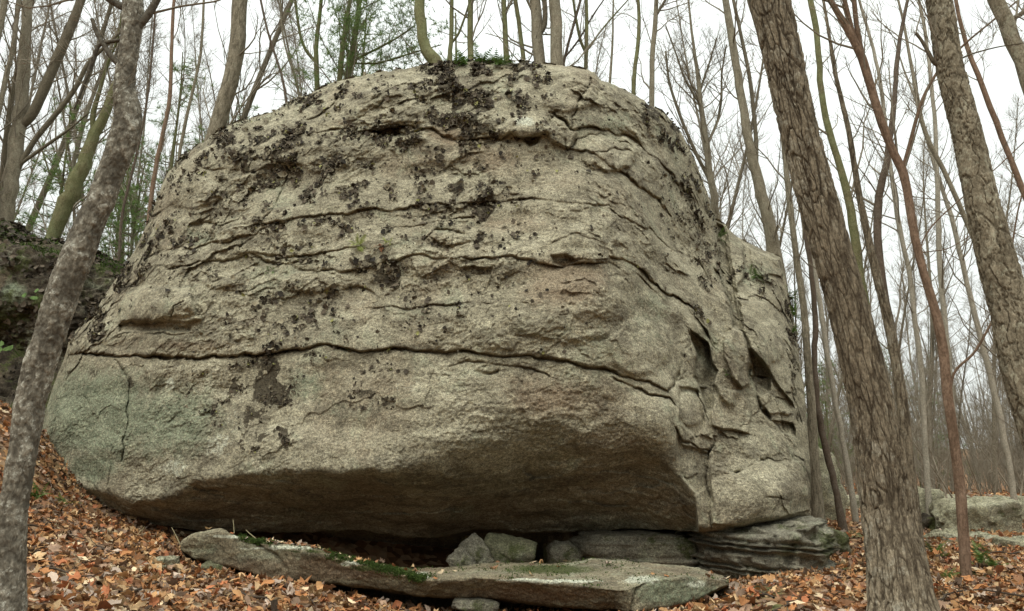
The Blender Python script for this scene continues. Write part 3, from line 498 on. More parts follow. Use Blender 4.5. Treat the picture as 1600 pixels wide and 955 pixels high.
# ------------------------------------------------------------------ lofted rocks (slab, dark boulder)
def loft(curves, xs, sub, amp=0.03, stretch=(1, 1, 1), steps=((0.3, 0.98), (0.8, 0.9)), drop=False, cracks=(), fine=1.0, layer=0.0, sink=0.0):
    """curves: list of [(px,py,Y),...] top to bottom"""
    rows = []
    for c in curves:
        a = np.array(c, float); rows.append(W(xs, np.interp(xs, a[:, 0], a[:, 1]), np.interp(xs, a[:, 0], a[:, 2])))
    pts = [rows[0]]
    for r0, r1 in zip(rows[:-1], rows[1:]):
        for k in range(1, sub+1): pts.append(r0+(r1-r0)*k/sub)
    V = np.stack(pts, 1)
    for _ in range(2): V[:, 1:-1] = 0.25*V[:, :-2]+0.5*V[:, 1:-1]+0.25*V[:, 2:]
    p = V.reshape(-1, 3); gu = np.gradient(V, axis=0); gv = np.gradient(V, axis=1); N = np.cross(gu, gv); N /= np.linalg.norm(N, axis=2)[..., None]+1e-9
    if (N[..., 1] > 0).mean() > 0.5: N = -N
    S = np.array(stretch); d1, d2, cell = worley(p*S*3)
    h = amp*(1.6*fbm(p*S*1.6, 5, 0.55)+0.8*(R3[cell][:, 0]-0.5)*sstep(0, .2, d2-d1)+0.5*ridged(p*S*6*fine, 4, 0.6)+0.3*fbm(p*30*fine, 2))
    if layer:
        lay = (p[:, 2]+0.06*fbm(p*0.9, 3))*layer; s = lay % 1.0; h += amp*2.0*(np.where(s < 0.8, s/0.8, (1-s)/0.2)-0.5)
    px, py = P(p)
    for pl, w, dep in cracks:
        d, _, _ = poly_dist(px+fbm(p*4, 3)*5, py+fbm(p*4+9, 3)*5, pl); h -= dep*np.exp(-(d/w)**2)
    V = V+N*h.reshape(N.shape[:2])[..., None]
    n, m = V.shape[:2]; VV, Q, T = close_back(V, n, m, steps, drop, sink)
    return V, N, VV, Q, T
def maskfor(VV, blobs, jit=8):
    px, py = P(VV); j = fbm(VV*5, 4)*jit; o = np.zeros((len(VV), 4))
    for ch, cx, cy, rx, ry, s in blobs: o[:, ch] = np.maximum(o[:, ch], s*np.clip(1.25-np.hypot((px+j-cx)/rx, (py+j*.5-cy)/ry), 0, 1))
    return o
# slab in front
sx = np.arange(284, 1140, 2.0)
S_back = [(284, 848, 7.15), (300, 838, 7.15), (345, 829, 7.1), (375, 840, 7.1), (420, 849, 7.0), (500, 863, 6.8), (560, 879, 6.7), (610, 886, 6.8), (660, 888, 7.1), (700, 886, 7.4), (780, 880, 7.5), (860, 881, 7.4), (900, 878, 7.3), (925, 872, 7.2), (960, 875, 7.1), (1040, 886, 6.9), (1090, 890, 6.7), (1130, 903, 6.5), (1139, 908, 6.4)]
S_ridge = [(284, 850, 7.0), (300, 840, 6.95), (345, 831, 6.9), (375, 841, 6.85), (420, 851, 6.75), (500, 865, 6.55), (560, 882, 6.4), (610, 893, 6.3), (660, 906, 6.15), (700, 906, 6.1), (740, 902, 6.1), (800, 905, 6.05), (880, 911, 5.95), (960, 921, 5.8), (980, 920, 5.72), (1010, 905, 5.85), (1060, 902, 6.0), (1100, 903, 6.2), (1139, 909, 6.35)]
S_low = [(284, 858, 7.0), (300, 870, 6.98), (345, 884, 6.92), (420, 902, 6.8), (500, 907, 6.65), (560, 914, 6.5), (660, 930, 6.3), (740, 932, 6.3), (800, 936, 6.25), (880, 944, 6.15), (960, 953, 6.0), (985, 957, 5.75), (1020, 953, 5.85), (1060, 943, 6.0), (1100, 930, 6.15), (1139, 912, 6.35)]
S_under = [(284, 860, 7.2), (300, 872, 7.3), (345, 886, 7.3), (420, 904, 7.3), (500, 909, 7.2), (560, 915, 7.0), (660, 931, 6.9), (740, 933, 6.9), (800, 937, 6.8), (880, 945, 6.7), (960, 954, 6.5), (985, 958, 6.2), (1020, 955, 6.3), (1060, 945, 6.4), (1100, 932, 6.5), (1139, 914, 6.6)]
Vs, Ns, VV, Q, Tt = loft([S_back, S_ridge, S_low, S_under], sx, 22, 0.015, (0.8, 1, 1.6), ((0.12, 0.99), (0.35, 0.97), (0.6, 0.93)), sink=0.9, cracks=[([(400, 848), (430, 870), (450, 885)], 3, 0.05), ([(985, 955), (1000, 925), (1020, 905)], 3, 0.04)])
slab = empty('rock_slab', (-0.5, 7, 0), 'long low rock slab with a moss fringed edge lying in front of the giant boulder', 'rock slab')
mk = maskfor(VV, [(0, 1060, 925, 90, 28, 0.9), (0, 330, 860, 40, 20, .5), (1, 500, 890, 240, 22, 1.1), (1, 820, 930, 150, 16, 1.1), (3, 450, 856, 120, 5, 0.9), (3, 360, 838, 50, 4, 1.0), (3, 548, 880, 30, 6, 1.0), (3, 850, 908, 140, 5, 1.0), (3, 1000, 906, 60, 12, .8), (3, 660, 900, 25, 16, .7), (2, 860, 890, 130, 14, .75), (2, 600, 888, 70, 7, 1.1), (2, 400, 846, 26, 5, 1.0), (2, 480, 862, 60, 4, .8), (2, 1060, 893, 40, 8, .4), (3, 1090, 912, 60, 16, .6), (3, 820, 893, 60, 6, .5)], 5)
obj('rock_face', mesh_np('slab_rock', off(VV, slab), Tt, Q, attrs={'mask': mk}), M['slabrock'], slab)
def tufts(pos, nrm, h, n_bl, tint=None, width=0.25):
    k = len(pos); P0 = np.repeat(pos, n_bl, 0); N0 = np.repeat(nrm, n_bl, 0)+RNG.normal(0, 0.6, (k*n_bl, 3)); N0 /= np.linalg.norm(N0, axis=1)[:, None]
    hh = np.repeat(h, n_bl)*RNG.uniform(0.5, 1.2, k*n_bl); s = np.cross(N0, RNG.normal(size=(k*n_bl, 3))); s /= np.linalg.norm(s, axis=1)[:, None]
    w = hh*width; A = P0-s*w[:, None]; B = P0+s*w[:, None]; C = P0+N0*hh[:, None]
    V = np.stack([A, B, C], 1).reshape(-1, 3); return V, np.arange(len(V)).reshape(-1, 3)
px, py = P(Vs); tops = np.where((Ns[..., 2] > 0.0).ravel())[0]
pxf, pyf = px.ravel(), py.ravel(); a = np.array(S_ridge); ry = np.interp(pxf, a[:, 0], a[:, 1])
wt = (np.exp(-((pyf-ry+1)/4)**2)*np.interp(pxf, [370, 385, 410, 440, 520, 560, 660, 700, 720, 1000], [0, .8, .8, .1, .6, 1.5, 1.6, 1.2, .05, .03])+0.05*(pyf < ry)*(pxf > 600)*(pxf < 1000))*np.clip(fbm(Vs.reshape(-1, 3)*4, 3)*2+0.7, 0, 2)
wt = wt*np.clip(fbm(Vs.reshape(-1, 3)*9, 2)*3+0.8, 0.05, 2); i = RNG.choice(len(pxf), 9000, p=wt/wt.sum()); pos = Vs.reshape(-1, 3)[i]+RNG.normal(0, 0.010, (9000, 3))+np.array([0, 0, 0.004])
Vm, Tm = tufts(pos, np.tile([0, -0.25, 1.0], (9000, 1)), RNG.uniform(0.006, 0.016, 9000), 6, width=0.35)
obj('moss_fringe', mesh_np('moss_fringe', off(Vm, slab), Tm, smooth=False), M['moss'], slab, kind='stuff', label='dark green moss along the slab edge')
# dark boulder behind the left tree
dx = np.arange(-260, 205, 2.6)
Vd, Nd, VV, Q, Tt = loft([[(-260, 326, 12.6), (0, 350, 12.2), (60, 374, 12.0), (110, 388, 12.0), (150, 398, 12.1), (190, 412, 12.4), (205, 440, 12.6)], [(-260, 360, 11.2), (0, 385, 11.0), (60, 400, 10.9), (120, 412, 11.0), (180, 430, 11.4), (205, 460, 11.9)],
   [(-260, 480, 10.6), (0, 470, 10.5), (100, 480, 10.5), (170, 500, 10.9), (205, 520, 11.4)], [(-260, 560, 10.9), (0, 540, 10.9), (100, 560, 10.7), (205, 580, 11.2)], [(-260, 640, 10.2), (0, 640, 10.0), (100, 680, 10.2), (205, 690, 10.6)]], dx, 38, 0.075, (1, 1, 1.5), ((0.5, 0.98), (1.5, 0.93), (2.5, 0.8)))
dark = empty('mossy_boulder', (-7, 11.5, 1.5), 'dark mossy boulder with leaves on top behind the leaning left tree', 'boulder')
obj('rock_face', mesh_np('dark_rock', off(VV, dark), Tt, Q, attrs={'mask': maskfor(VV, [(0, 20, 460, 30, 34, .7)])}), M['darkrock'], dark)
pf = Vd.reshape(-1, 3); x_, y_ = P(pf); T0 = np.interp(x_, [-260, 0, 60, 110, 150, 190, 205], [330, 352, 374, 388, 398, 412, 440]); wt = np.exp(-((y_-T0-6)/12)**2)*np.clip(fbm(pf*2.5, 3)*2+.6, 0, 2); i = RNG.choice(len(pf), 7000, p=wt/wt.sum())
Vm, Tm = tufts(pf[i]+RNG.normal(0, .012, (7000, 3)), np.tile([0, -0.2, 1.0], (7000, 1)), RNG.uniform(0.02, 0.05, 7000), 4)
obj('moss_cap', mesh_np('moss_cap', off(Vm, dark), Tm, smooth=False), M['moss'], dark, kind='stuff')
wt = np.exp(-np.clip((y_-T0), 0, None)/70)*np.clip(fbm(pf*2+5, 3)*2+.3, 0, 2); k = 2600; i = RNG.choice(len(pf), k, p=wt/wt.sum())
tl = np.array([[0.065, 0.052, 0.036]])*RNG.uniform(0.4, 2.0, (k, 1)); Vl, Tl, Cl = scatter(FLAKES, pf[i]+Nd.reshape(-1, 3)[i]*0.02, Nd.reshape(-1, 3)[i]+RNG.normal(0, .5, (k, 3)), RNG.uniform(0.05, 0.11, k), RNG.uniform(0, 6.28, k), tl, RNG.uniform(-.3, 1.2, k))
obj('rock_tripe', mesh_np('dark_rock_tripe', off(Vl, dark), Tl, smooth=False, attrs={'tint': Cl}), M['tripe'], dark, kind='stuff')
# ------------------------------------------------------------------ faceted stones
def stone(name, label, px, py, Y, size, rot, mat, seed, cat='stone', planes=14, flat=None, layers=0, amp=0.03, sub=4, group=None, mask=None, parent=None):
    r = np.random.default_rng(seed); import bmesh
    bm = bmesh.new(); bmesh.ops.create_icosphere(bm, subdivisions=sub, radius=1.0); D = np.array([v.co[:] for v in bm.verts]); Fc = np.array([[v.index for v in f.verts] for f in bm.faces]); bm.free()
    D /= np.linalg.norm(D, axis=1)[:, None]
    nn = r.normal(size=(planes, 3)); nn = np.r_[nn, [[0, 0, 1], [0, 0, -1], [1, 0.1, 0], [-1, 0.1, 0], [0, 1, 0.1], [0, -1, -0.1]]]; nn /= np.linalg.norm(nn, axis=1)[:, None]
    h = np.r_[r.uniform(0.78, 1.05, planes), r.uniform(0.75, 0.9, 6)]
    dots = D@nn.T; q = np.where(dots > 0.05, h[None]/np.maximum(dots, 0.05), 9.0); rad = -np.log(np.exp(-q*18).sum(1))/18; rad = np.clip(rad, 0.3, 1.3)
    V = D*rad[:, None]*np.array(size)[None]/2
    c = W(px, py, Y); Vn = V/np.linalg.norm(V, axis=1)[:, None]
    s = max(size); V += Vn*(amp*(fbm(V*3/s*1.5+seed, 4)+0.6*ridged(V*8/s+seed, 3)))[:, None]
    V += Vn*(amp*1.6*facets(V/s*5+seed, 1.0)+amp*0.6*facets(V/s*13+seed, 1.0, 3))[:, None]
    if layers:
        la = (V[:, 2]+0.05*fbm(V*1.6+seed, 4)+0.04*np.sin(V[:, 2]*23+seed))*layers; f = la % 1.0; am = 0.05+0.13*R3[np.floor(la).astype(int) & 255][:, 0]; V[:, :2] *= (1+am*(np.where(f < .8, f/.8, (1-f)/.2)-0.5)+0.02*ridged(V*np.array([3, 3, 14]), 4)+0.03*(R3[worley(V*np.array([2.2, 2.2, 7]))[2]][:, 1]-.5))[:, None]
    from mathutils import Euler
    R = np.array(Euler(rot).to_matrix()); V = V@R.T
    me = mesh_np(name, V, Fc, attrs={'mask': mask(V) if mask else np.zeros((len(V), 4))})
    return obj(name, me, mat, loc=tuple(c), label=label, cat=cat, group=group)
stone('bedrock_block', 'layered rock block propping up the right end of the giant boulder', 1190, 864, 8.75, (1.62, 1.6, 0.92), (0, 0.04, 0.1), M['blockrock'], 3, 'rock block', 10, layers=10, amp=0.03, sub=6)
stone('bedrock_block', 'dark rock block in the shadow of the cavity, left of the layered block', 985, 862, 9.3, (1.75, 1.2, 0.62), (0, 0, 0), M['blockrock'], 8, 'rock block', 8, layers=6, amp=0.02, sub=5)
stone('bedrock_block', 'small dark rock between the cavity stones and the dark block', 880, 868, 9.1, (0.40, 0.5, 0.36), (0, 0, 0.2), M['blockrock'], 18, 'rock block', 8, amp=0.02, sub=4)
stone('wedge_stone', 'thin pale stone leaning in the cavity under the boulder', 745, 864, 8.1, (0.26, 0.25, 0.44), (0, -0.72, 0.2), M['blockrock'], 21, amp=0.01, planes=6)
stone('wedge_stone', 'small triangular stone at the foot of the leaning cavity stone', 722, 877, 8.0, (0.32, 0.2, 0.26), (0, 0.75, 0), M['blockrock'], 25, amp=0.01, planes=6)
stone('wedge_stone', 'squarish green grey stone in the cavity under the boulder', 796, 861, 8.3, (0.62, 0.4, 0.34), (0, 0.22, -0.1), M['greenrock'], 33, amp=0.015, planes=9)
stone('prop_stone', 'green stone wedged beneath the left end of the slab', 342, 891, 7.0, (0.30, 0.3, 0.16), (0, 0.3, 0), M['greenrock'], 41, planes=8, amp=0.01)
stone('prop_stone', 'flat grey stone in the leaves beneath the slab middle', 740, 944, 6.3, (0.42, 0.3, 0.12), (0, 0.05, 0.2), M['blockrock'], 43, planes=8, amp=0.01)
stone('leaf_covered_stone', 'small lichen grey stone half buried in leaves left of the slab', 258, 881, 6.4, (0.22, 0.2, 0.12), (0, 0, 0), M['greyrock'], 51, planes=8, amp=0.01)
stone('quartz_stone', 'small white quartz stone on the ground right of the slab, the upper one', 1272, 912, 7.3, (0.10, 0.1, 0.12), (0.2, 0.1, 0), M['quartz'], 53, planes=8, amp=0.006, sub=3)
stone('quartz_stone', 'small white quartz stone just below another white one', 1275, 926, 7.0, (0.12, 0.1, 0.07), (0, 0, 0), M['quartz'], 54, planes=8, amp=0.006, sub=3)
for k, (x, y, Y, s, lb) in enumerate([(1222, 935, 6.6, 0.16, 'flat grey stone on the leafy ground between slab and white stones'), (1150, 917, 7.2, 0.16, 'little grey stone at the right tip of the slab'), (1250, 922, 7.0, 0.13, 'little grey stone just left of the white stones'), (1175, 940, 6.5, 0.2, 'half buried flat stone below the layered block'), (1190, 918, 7.3, 0.2, 'low mossy stone under the layered block'), (1214, 925, 7.0, .12, 'tiny stone below the layered block, left of the white stones')]):
    stone('ground_stone', lb, x, y, Y, (s, s*.8, s*.4), (0, 0, k), M['greyrock'], 60+k, planes=8, amp=0.008, sub=3)
stone('corner_stone', 'green edged stone tucked behind the right side of the layered block', 1292, 850, 9.6, (0.55, 0.6, 0.42), (0, 0.35, 0), M['greenrock'], 71, 'stone', 8, sub=4)
stone('background_boulder', 'broad angular pale grey boulder in the woods on the right behind the reddish stem', 1520, 818, 11.8, (1.30, 1.0, 0.84), (0.1, -0.10, -0.15), M['greyrock'], 14, 'boulder', 5, amp=0.032, sub=5)
stone('background_boulder', 'low grey ledge at the foot of the broad pale boulder', 1498, 850, 10.8, (0.9, 0.8, 0.34), (0, 0.06, 0.2), M['greyrock'], 16, 'boulder', 6, amp=0.04, sub=5)
stone('background_boulder', 'cracked grey rock piece leaning on the right side of the pale boulder', 1592, 808, 13.4, (0.8, 0.9, 0.62), (0.1, 0.35, 0.5), M['greyrock'], 17, 'boulder', 6, amp=0.05, sub=4)
stone('background_boulder', 'rounded mossy boulder at the right picture edge', 1604, 862, 9.6, (0.75, 0.7, 0.42), (0, 0, 0), M['greyrock'], 19, 'boulder', 12, amp=0.03, sub=4)
stone('background_boulder', 'tilted grey rock just right of the big furrowed trunk', 1440, 800, 13.0, (0.95, 0.8, 0.8), (0, 0.5, 0), M['greyrock'], 22, 'boulder', 7, amp=0.05, sub=4)
stone('background_boulder', 'dark cleft rock at the foot of the tilted grey rock', 1440, 826, 12.2, (0.5, 0.6, 0.35), (0, -0.4, 0), M['darkrock'], 23, 'boulder', 7, amp=0.04, sub=4)
stone('background_boulder', 'tall pale rock behind the trunk at the right foot of the boulder', 1277, 765, 14.5, (0.85, 1.0, 1.9), (0, 0, 0), M['greyrock'], 24, 'boulder', 7, amp=0.05, sub=4)
stone('background_boulder', 'low far rock between the stems left of the furrowed trunk', 1318, 798, 17.5, (1.7, 1.0, 0.8), (0, 0.1, 0), M['greyrock'], 26, 'boulder', 7, amp=0.05, sub=4)
stone('background_boulder', 'far rock ridge behind the reddish stem', 1470, 792, 19, (1.5, 1.2, 0.6), (0, 0, 0), M['greyrock'], 27, 'boulder', 7, amp=0.05, sub=4)
# ------------------------------------------------------------------ trees
def tubes(paths):
    """paths: list of (pts Nx3, radii N, sides)"""
    V = []; Q = []; T = []; base = 0
    for pts, rad, s in paths:
        pts = np.asarray(pts, float); n = len(pts); t = np.gradient(pts, axis=0); t /= np.linalg.norm(t, axis=1)[:, None]+1e-9
        ref = np.array([0.2, 1, 0.1]) if abs(t[0] @ np.array([0.2, 1, 0.1])) < 0.9 else np.array([1., 0, 0])
        u = np.cross(t, ref); u /= np.linalg.norm(u, axis=1)[:, None]+1e-9; w = np.cross(t, u)
        a = np.arange(s)*2*math.pi/s
        R = pts[:, None]+np.asarray(rad)[:, None, None]*(np.cos(a)[None, :, None]*u[:, None]+np.sin(a)[None, :, None]*w[:, None])
        V.append(R.reshape(-1, 3)); i = base+np.arange(n*s).reshape(n, s); j = np.roll(i, -1, 1)
        Q.append(np.stack([i[:-1], i[1:], j[1:], j[:-1]], -1).reshape(-1, 4)); base += n*s
    return np.concatenate(V), np.concatenate(Q)
CAP = 0.02
def branch_path(r, p, d, L, rad, n=6, wob=0.16, up=0.12, end=0.3):
    pts = [p]; d = d/np.linalg.norm(d)
    for k in range(n-1):
        d = d+r.normal(0, wob, 3)+np.array([0, 0, up]); d /= np.linalg.norm(d); pts.append(pts[-1]+d*L/(n-1))
    return np.array(pts), np.linspace(rad, rad*end, n)
def grow(r, pts, rad, t0, t1, n, ratio, depth, out_, ang=(0.5, 1.1), rmin=0.0025, lr=(0.5, 1.0), Lmax=3.0, sides=3):
    seg = np.linalg.norm(np.diff(pts, axis=0), axis=1); cum = np.r_[0, np.cumsum(seg)]; tot = cum[-1]
    for k in range(n):
        t = r.uniform(t0, t1)*tot; j = min(np.searchsorted(cum, t), len(pts)-1); j = max(j, 1); f = (t-cum[j-1])/(seg[j-1]+1e-9)
        p = pts[j-1]+(pts[j]-pts[j-1])*f; rr = rad[j-1]+(rad[j]-rad[j-1])*f; d = (pts[j]-pts[j-1])/(seg[j-1]+1e-9)
        s = np.cross(d, r.normal(size=3)); s /= np.linalg.norm(s)+1e-9; a = r.uniform(*ang)
        nr = min(max(rr*ratio*r.uniform(0.5, 1.0), rmin), CAP); L = min(Lmax, nr*r.uniform(80, 130))*r.uniform(*lr)
        bp, br = branch_path(r, p, d*math.cos(a)+s*math.sin(a), L, nr, 6 if depth > 0 else 4)
        out_.append((bp, br, 4 if nr > 0.02 else sides))
        if depth > 0: grow(r, bp, br, 0.2, 0.95, max(2, int(r.integers(3, 6))), 0.7, depth-1, out_, (0.4, 0.9), rmin, lr, Lmax*0.55, sides)
def smooth_path(pts, rad, n):
    pts = np.asarray(pts, float); rad = np.asarray(rad, float); c = np.r_[0, np.cumsum(np.linalg.norm(np.diff(pts, axis=0), axis=1))]; t = np.linspace(0, c[-1], n)
    q = np.stack([np.interp(t, c, pts[:, k]) for k in range(3)], 1); r = np.interp(t, c, rad)
    w = max(1, n//(len(pts)*3))
    for _ in range(w*2):
        q[1:-1] = 0.25*q[:-2]+0.5*q[1:-1]+0.25*q[2:]; r[1:-1] = 0.25*r[:-2]+0.5*r[1:-1]+0.25*r[2:]
    return q, r
def pxpath(lst, Y):
    """[(px, py, width px[, dY])] -> pts, radii"""
    pts = []; rad = []
    for e in lst:
        y = Y+(e[3] if len(e) > 3 else 0); p = W(e[0], e[1], y); dep = p[1]*cP+(p[2]-CAMZ)*sP; pts.append(p); rad.append(e[2]*dep/F/2/math.sqrt(1+((e[0]-CX)/F)**2))
    return np.array(pts), np.array(rad)
def trunk_mesh(pts, rad, around, along, relief, style, seed=0, buttress=0.0):
    q, r = smooth_path(pts, rad, along); t = np.gradient(q, axis=0); L = np.r_[0, np.cumsum(np.linalg.norm(np.diff(q, axis=0), axis=1))]; t /= np.linalg.norm(t, axis=1)[:, None]
    u = np.cross(t, np.array([0, 1, 0])); u /= np.linalg.norm(u, axis=1)[:, None]; w = np.cross(t, u); mid = len(q)//3; vd = q[mid]-np.array([0, 0, CAMZ]); FR = math.atan2(vd@w[mid], vd@u[mid]); a = np.arange(around)*2*math.pi/around; a = a+0.5*np.sin(a-FR)
    A, LL = np.meshgrid(a, L); RR = r[:, None]+0*A
    c = np.stack([np.cos(A)*RR, np.sin(A)*RR, LL], -1).reshape(-1, 3)+seed*3.1
    if style == 'furrow':
        wv = fbm(c*np.array([4, 4, 1.6]), 4)[:, None]*np.array([0.9, 0.9, 0.3]); d1, d2, cell = worley(c*np.array([17, 17, 2.6])+wv); e1, e2, ce = worley(c*np.array([38, 38, 5.5])+wv*1.6)
        h = sstep(0.0, 0.16, d2-d1)*0.8-0.4+0.22*(R3[cell][:, 0]-.5)+0.38*sstep(0, 0.16, e2-e1)+0.3*(R3[ce][:, 0]-0.5)+0.30*fbm(c*np.array([40, 40, 7]), 4, 0.6)+0.14*fbm(c*np.array([80, 80, 30]), 2)
        h *= 0.65+0.5*sstep(-0.3, 0.3, fbm(c*np.array([2, 2, 0.8])+9, 3))
    elif style == 'plate':
        wv = fbm(c*np.array([9, 9, 7]), 4)[:, None]*0.45; d1, d2, cell = worley(c*np.array([9, 9, 3.4])+wv*1.6); e1, e2, ce = worley(c*np.array([34, 34, 22])+wv*2)
        h = sstep(0.0, 0.09, d2-d1)*0.9-0.4+0.35*(R3[cell][:, 0]-0.5)+0.3*(R3[ce][:, 0]-0.5)+0.35*fbm(c*np.array([22, 22, 14]), 4, 0.6)+0.25*fbm(c*60, 2)
    elif style == 'birch':
        d1, d2, cell = worley(c*np.array([6, 6, 2.5])+fbm(c*3, 3)[:, None]); h = 0.6*fbm(c*np.array([6, 6, 5]), 4, .6)+0.45*ridged(c*np.array([8, 8, 1.8])+fbm(c*3, 2)[:, None]*.6, 3)+0.45*fbm(c*np.array([22, 22, 30]), 4, 0.65)+0.3*sstep(0, .12, d2-d1)+0.3*(R3[worley(c*np.array([16, 16, 20])+fbm(c*12, 2)[:, None])[2]][:, 0]-.5)
    else:
        h = 0.6*fbm(c*np.array([12, 12, 4]), 4)+0.4*ridged(c*np.array([30, 30, 6]), 2)
    h = relief*(h-h.mean()-0.5*h.std()).reshape(A.shape); TONE.append(np.clip(h.ravel()/relief/2+0.5, 0, 1)); lob = 1+0.05*noise(np.stack([np.cos(A), np.sin(A), LL*0.8], -1).reshape(-1, 3)+seed).reshape(A.shape)
    if buttress: lob = lob+buttress*np.exp(-LL/0.35)*(0.6+0.5*np.cos(A*4+1.0+seed)); 
    Rr = RR*lob+h
    V = q[:, None]+Rr[..., None]*(np.cos(A)[..., None]*u[:, None]+np.sin(A)[..., None]*w[:, None]); n, m = A.shape
    i = np.arange(n*m).reshape(n, m); j = np.roll(i, -1, 1); Q = np.stack([i[:-1], j[:-1], j[1:], i[1:]], -1).reshape(-1, 4)
    return V.reshape(-1, 3), Q, q, r
TREES = []; TONE = []
def tree(name, label, Y, main, limbs=(), mat='bark_grey', br=26, seed=0, detail=0, group=None, top=4.0, t0=0.15, rooted=True, depth=2, cat='tree', style='plain', relief=0.006, rat=0.38, Lmax=2.2, twigmat='twig', needles=0, base_z=None, butt=0.0, slim=1.0):
    r = np.random.default_rng(seed+100); lst = sorted(main, key=lambda e: -e[1]); pts, rad = pxpath(lst, Y); rad = rad*slim
    if rooted:
        if base_z is None:
            gz = ground_z(pts[0, 0], pts[0, 1])[0]-0.12
            sl = (pts[1]-pts[0]); sl = sl/max(abs(sl[2]), 1e-3); H = max(pts[0, 2]-gz, 0.05)
            foot = pts[0]-np.array([sl[0]*H*0.35, sl[1]*H*0.35, H]); 
            if pts[0, 2]-gz > 0.05: pts = np.r_[[foot], pts]; rad = np.r_[rad[0]*(1+0.12*min(H, 4)), rad]
        else:
            foot = pts[0].copy(); foot[2] = base_z; pts = np.r_[[foot], pts]; rad = np.r_[rad[0]*1.15, rad]
    if top:
        d = pts[-1]-pts[-2]; d /= np.linalg.norm(d); d = d*0.7+np.array([0, 0, 0.5]); p2, r2 = branch_path(r, pts[-1], d, top, rad[-1], 6, 0.07, 0.05, 0.3)
        pts = np.r_[pts, p2[1:]]; rad = np.r_[rad, r2[1:]]
    root = empty(name, pts[0], label, cat, group)
    if detail: V, Q, q, rr = trunk_mesh(pts, rad, *detail, relief, style, seed, butt)
    else:
        n = max(14, len(pts)*4); q, rr = smooth_path(pts, rad, n); rr = rr*(1+0.10*noise(q*2.2+seed)); q[1:-1] = q[1:-1]+r.normal(0, 0.10, (n-2, 3))*rr[1:-1, None]*1.0; V, Q = tubes([(q, rr, 10)])
    obj('trunk', mesh_np('trunk', off(V, root), quads=Q, attrs={'tone': np.tile(TONE[-1][:, None], (1, 4))} if detail else {'tone': np.full((len(V), 4), 0.55)}), M[mat], root)
    tw = []; 
    for lm in limbs:
        lp, lr_ = pxpath(lm, Y)
        # pull the limb's root onto the trunk axis
        k = np.argmin(np.linalg.norm(q-lp[0], axis=1)); lp[0] = q[k]*0.8+lp[0]*0.2
        lq, lrr = smooth_path(lp, lr_, max(10, len(lp)*4)); V, Q = tubes([(lq, lrr*(1+0.1*noise(lq*4)), 8)]); obj('limb', mesh_np('limb', off(V, root), quads=Q), M[mat], root)
        grow(r, lq, lrr, 0.15, 1.0, max(4, br//4), 0.55, depth, tw, Lmax=Lmax*0.6)
    if br: grow(r, q, rr, t0, 0.97, br, rat, depth, tw, Lmax=Lmax)
    if tw:
        V, Q = tubes(tw); obj('crown', mesh_np('crown', off(V, root), quads=Q), M[twigmat], root)
    if needles:
        tips = [np.linspace(0.3, 1, 3)[:, None]*(b[0][-1]-b[0][0])+b[0][0] for b in tw if b[1][0] < 0.02]; tips = np.concatenate(tips); tips = tips[r.integers(0, len(tips), needles)]+r.normal(0, 0.16, (needles, 3))
        V, T = tufts(tips, np.tile([0, 0, 0.35], (needles, 1)), r.uniform(0.08, 0.15, needles), 10, width=0.04); obj('needle_spray', mesh_np('needle_spray', off(V, root), T, smooth=False), M['needle'], root, kind='stuff')
    TREES.append(root); return root, q, rr
# the three near trees
tree('tree', 'big leaning tree with deeply furrowed brown bark right of the boulder', 5.55, [(1416, 985, 135, -0.25), (1411, 955, 109, -0.2), (1388, 800, 90), (1376, 720, 84), (1363, 635, 76), (1345, 560, 74), (1325, 480, 71), (1302, 400, 67), (1279, 320, 64), (1258, 240, 62), (1238, 160, 62), (1221, 80, 64), (1201, 0, 67)], slim=0.95, mat='bark_furrow', detail=(230, 900), style='furrow', relief=0.015, seed=1, br=6, t0=0.75, top=4, butt=0.16)
tree('tree', 'tree with plated grey bark and a dark stub, leaning in at the right picture edge', 5.0, [(1720, 985, 90), (1695, 900, 86), (1668, 800, 80), (1641, 720, 78), (1616, 640, 76), (1595, 560, 74), (1578, 480, 70), (1555, 400, 65), (1535, 320, 56), (1512, 213, 50), (1484, 107, 45), (1467, 0, 42)],
     limbs=[[(1468, 108, 9), (1460, 100, 8), (1448, 77, 6.5), (1438, 60, 5.5), (1431, 52, 6)], [(1472, 112, 4), (1490, 97, 3.5), (1518, 84, 3), (1560, 73, 2.6), (1610, 66, 2)]], mat='bark_plate', detail=(150, 800), style='plate', relief=0.011, seed=2, br=5, t0=0.6, top=3)
tree('birch_tree', 'leaning knobbly grey birch crossing the left edge of the boulder', 4.15, [(2, 985, 95), (10, 955, 80), (14, 900, 66), (20, 800, 56), (30, 740, 54), (46, 635, 56), (60, 575, 60), (79, 520, 60), (101, 450, 62), (122, 400, 61), (144, 340, 55), (157, 318, 52), (175, 268, 49), (193, 222, 54), (200, 190, 53), (200, 172, 50), (194, 140, 40), (198, 100, 36), (205, 50, 38), (208, 20, 40), (205, -40, 34)], slim=0.88,
     limbs=[[(190, 105, 12), (181, 97, 11), (168, 80, 10), (161, 68, 9), (150, 50, 8), (144, 30, 7)], [(158, 62, 7), (154, 68, 7), (145, 95, 7), (134, 124, 6), (124, 150, 5), (116, 171, 3)], [(218, 50, 14), (231, 25, 13), (248, -5, 11), (262, -40, 9)], [(192, 20, 12), (182, 6, 14), (168, -3, 13), (150, -20, 10)]], mat='bark_birch', detail=(110, 800), style='birch', relief=0.008, seed=3, br=4, t0=0.8, top=2.0)
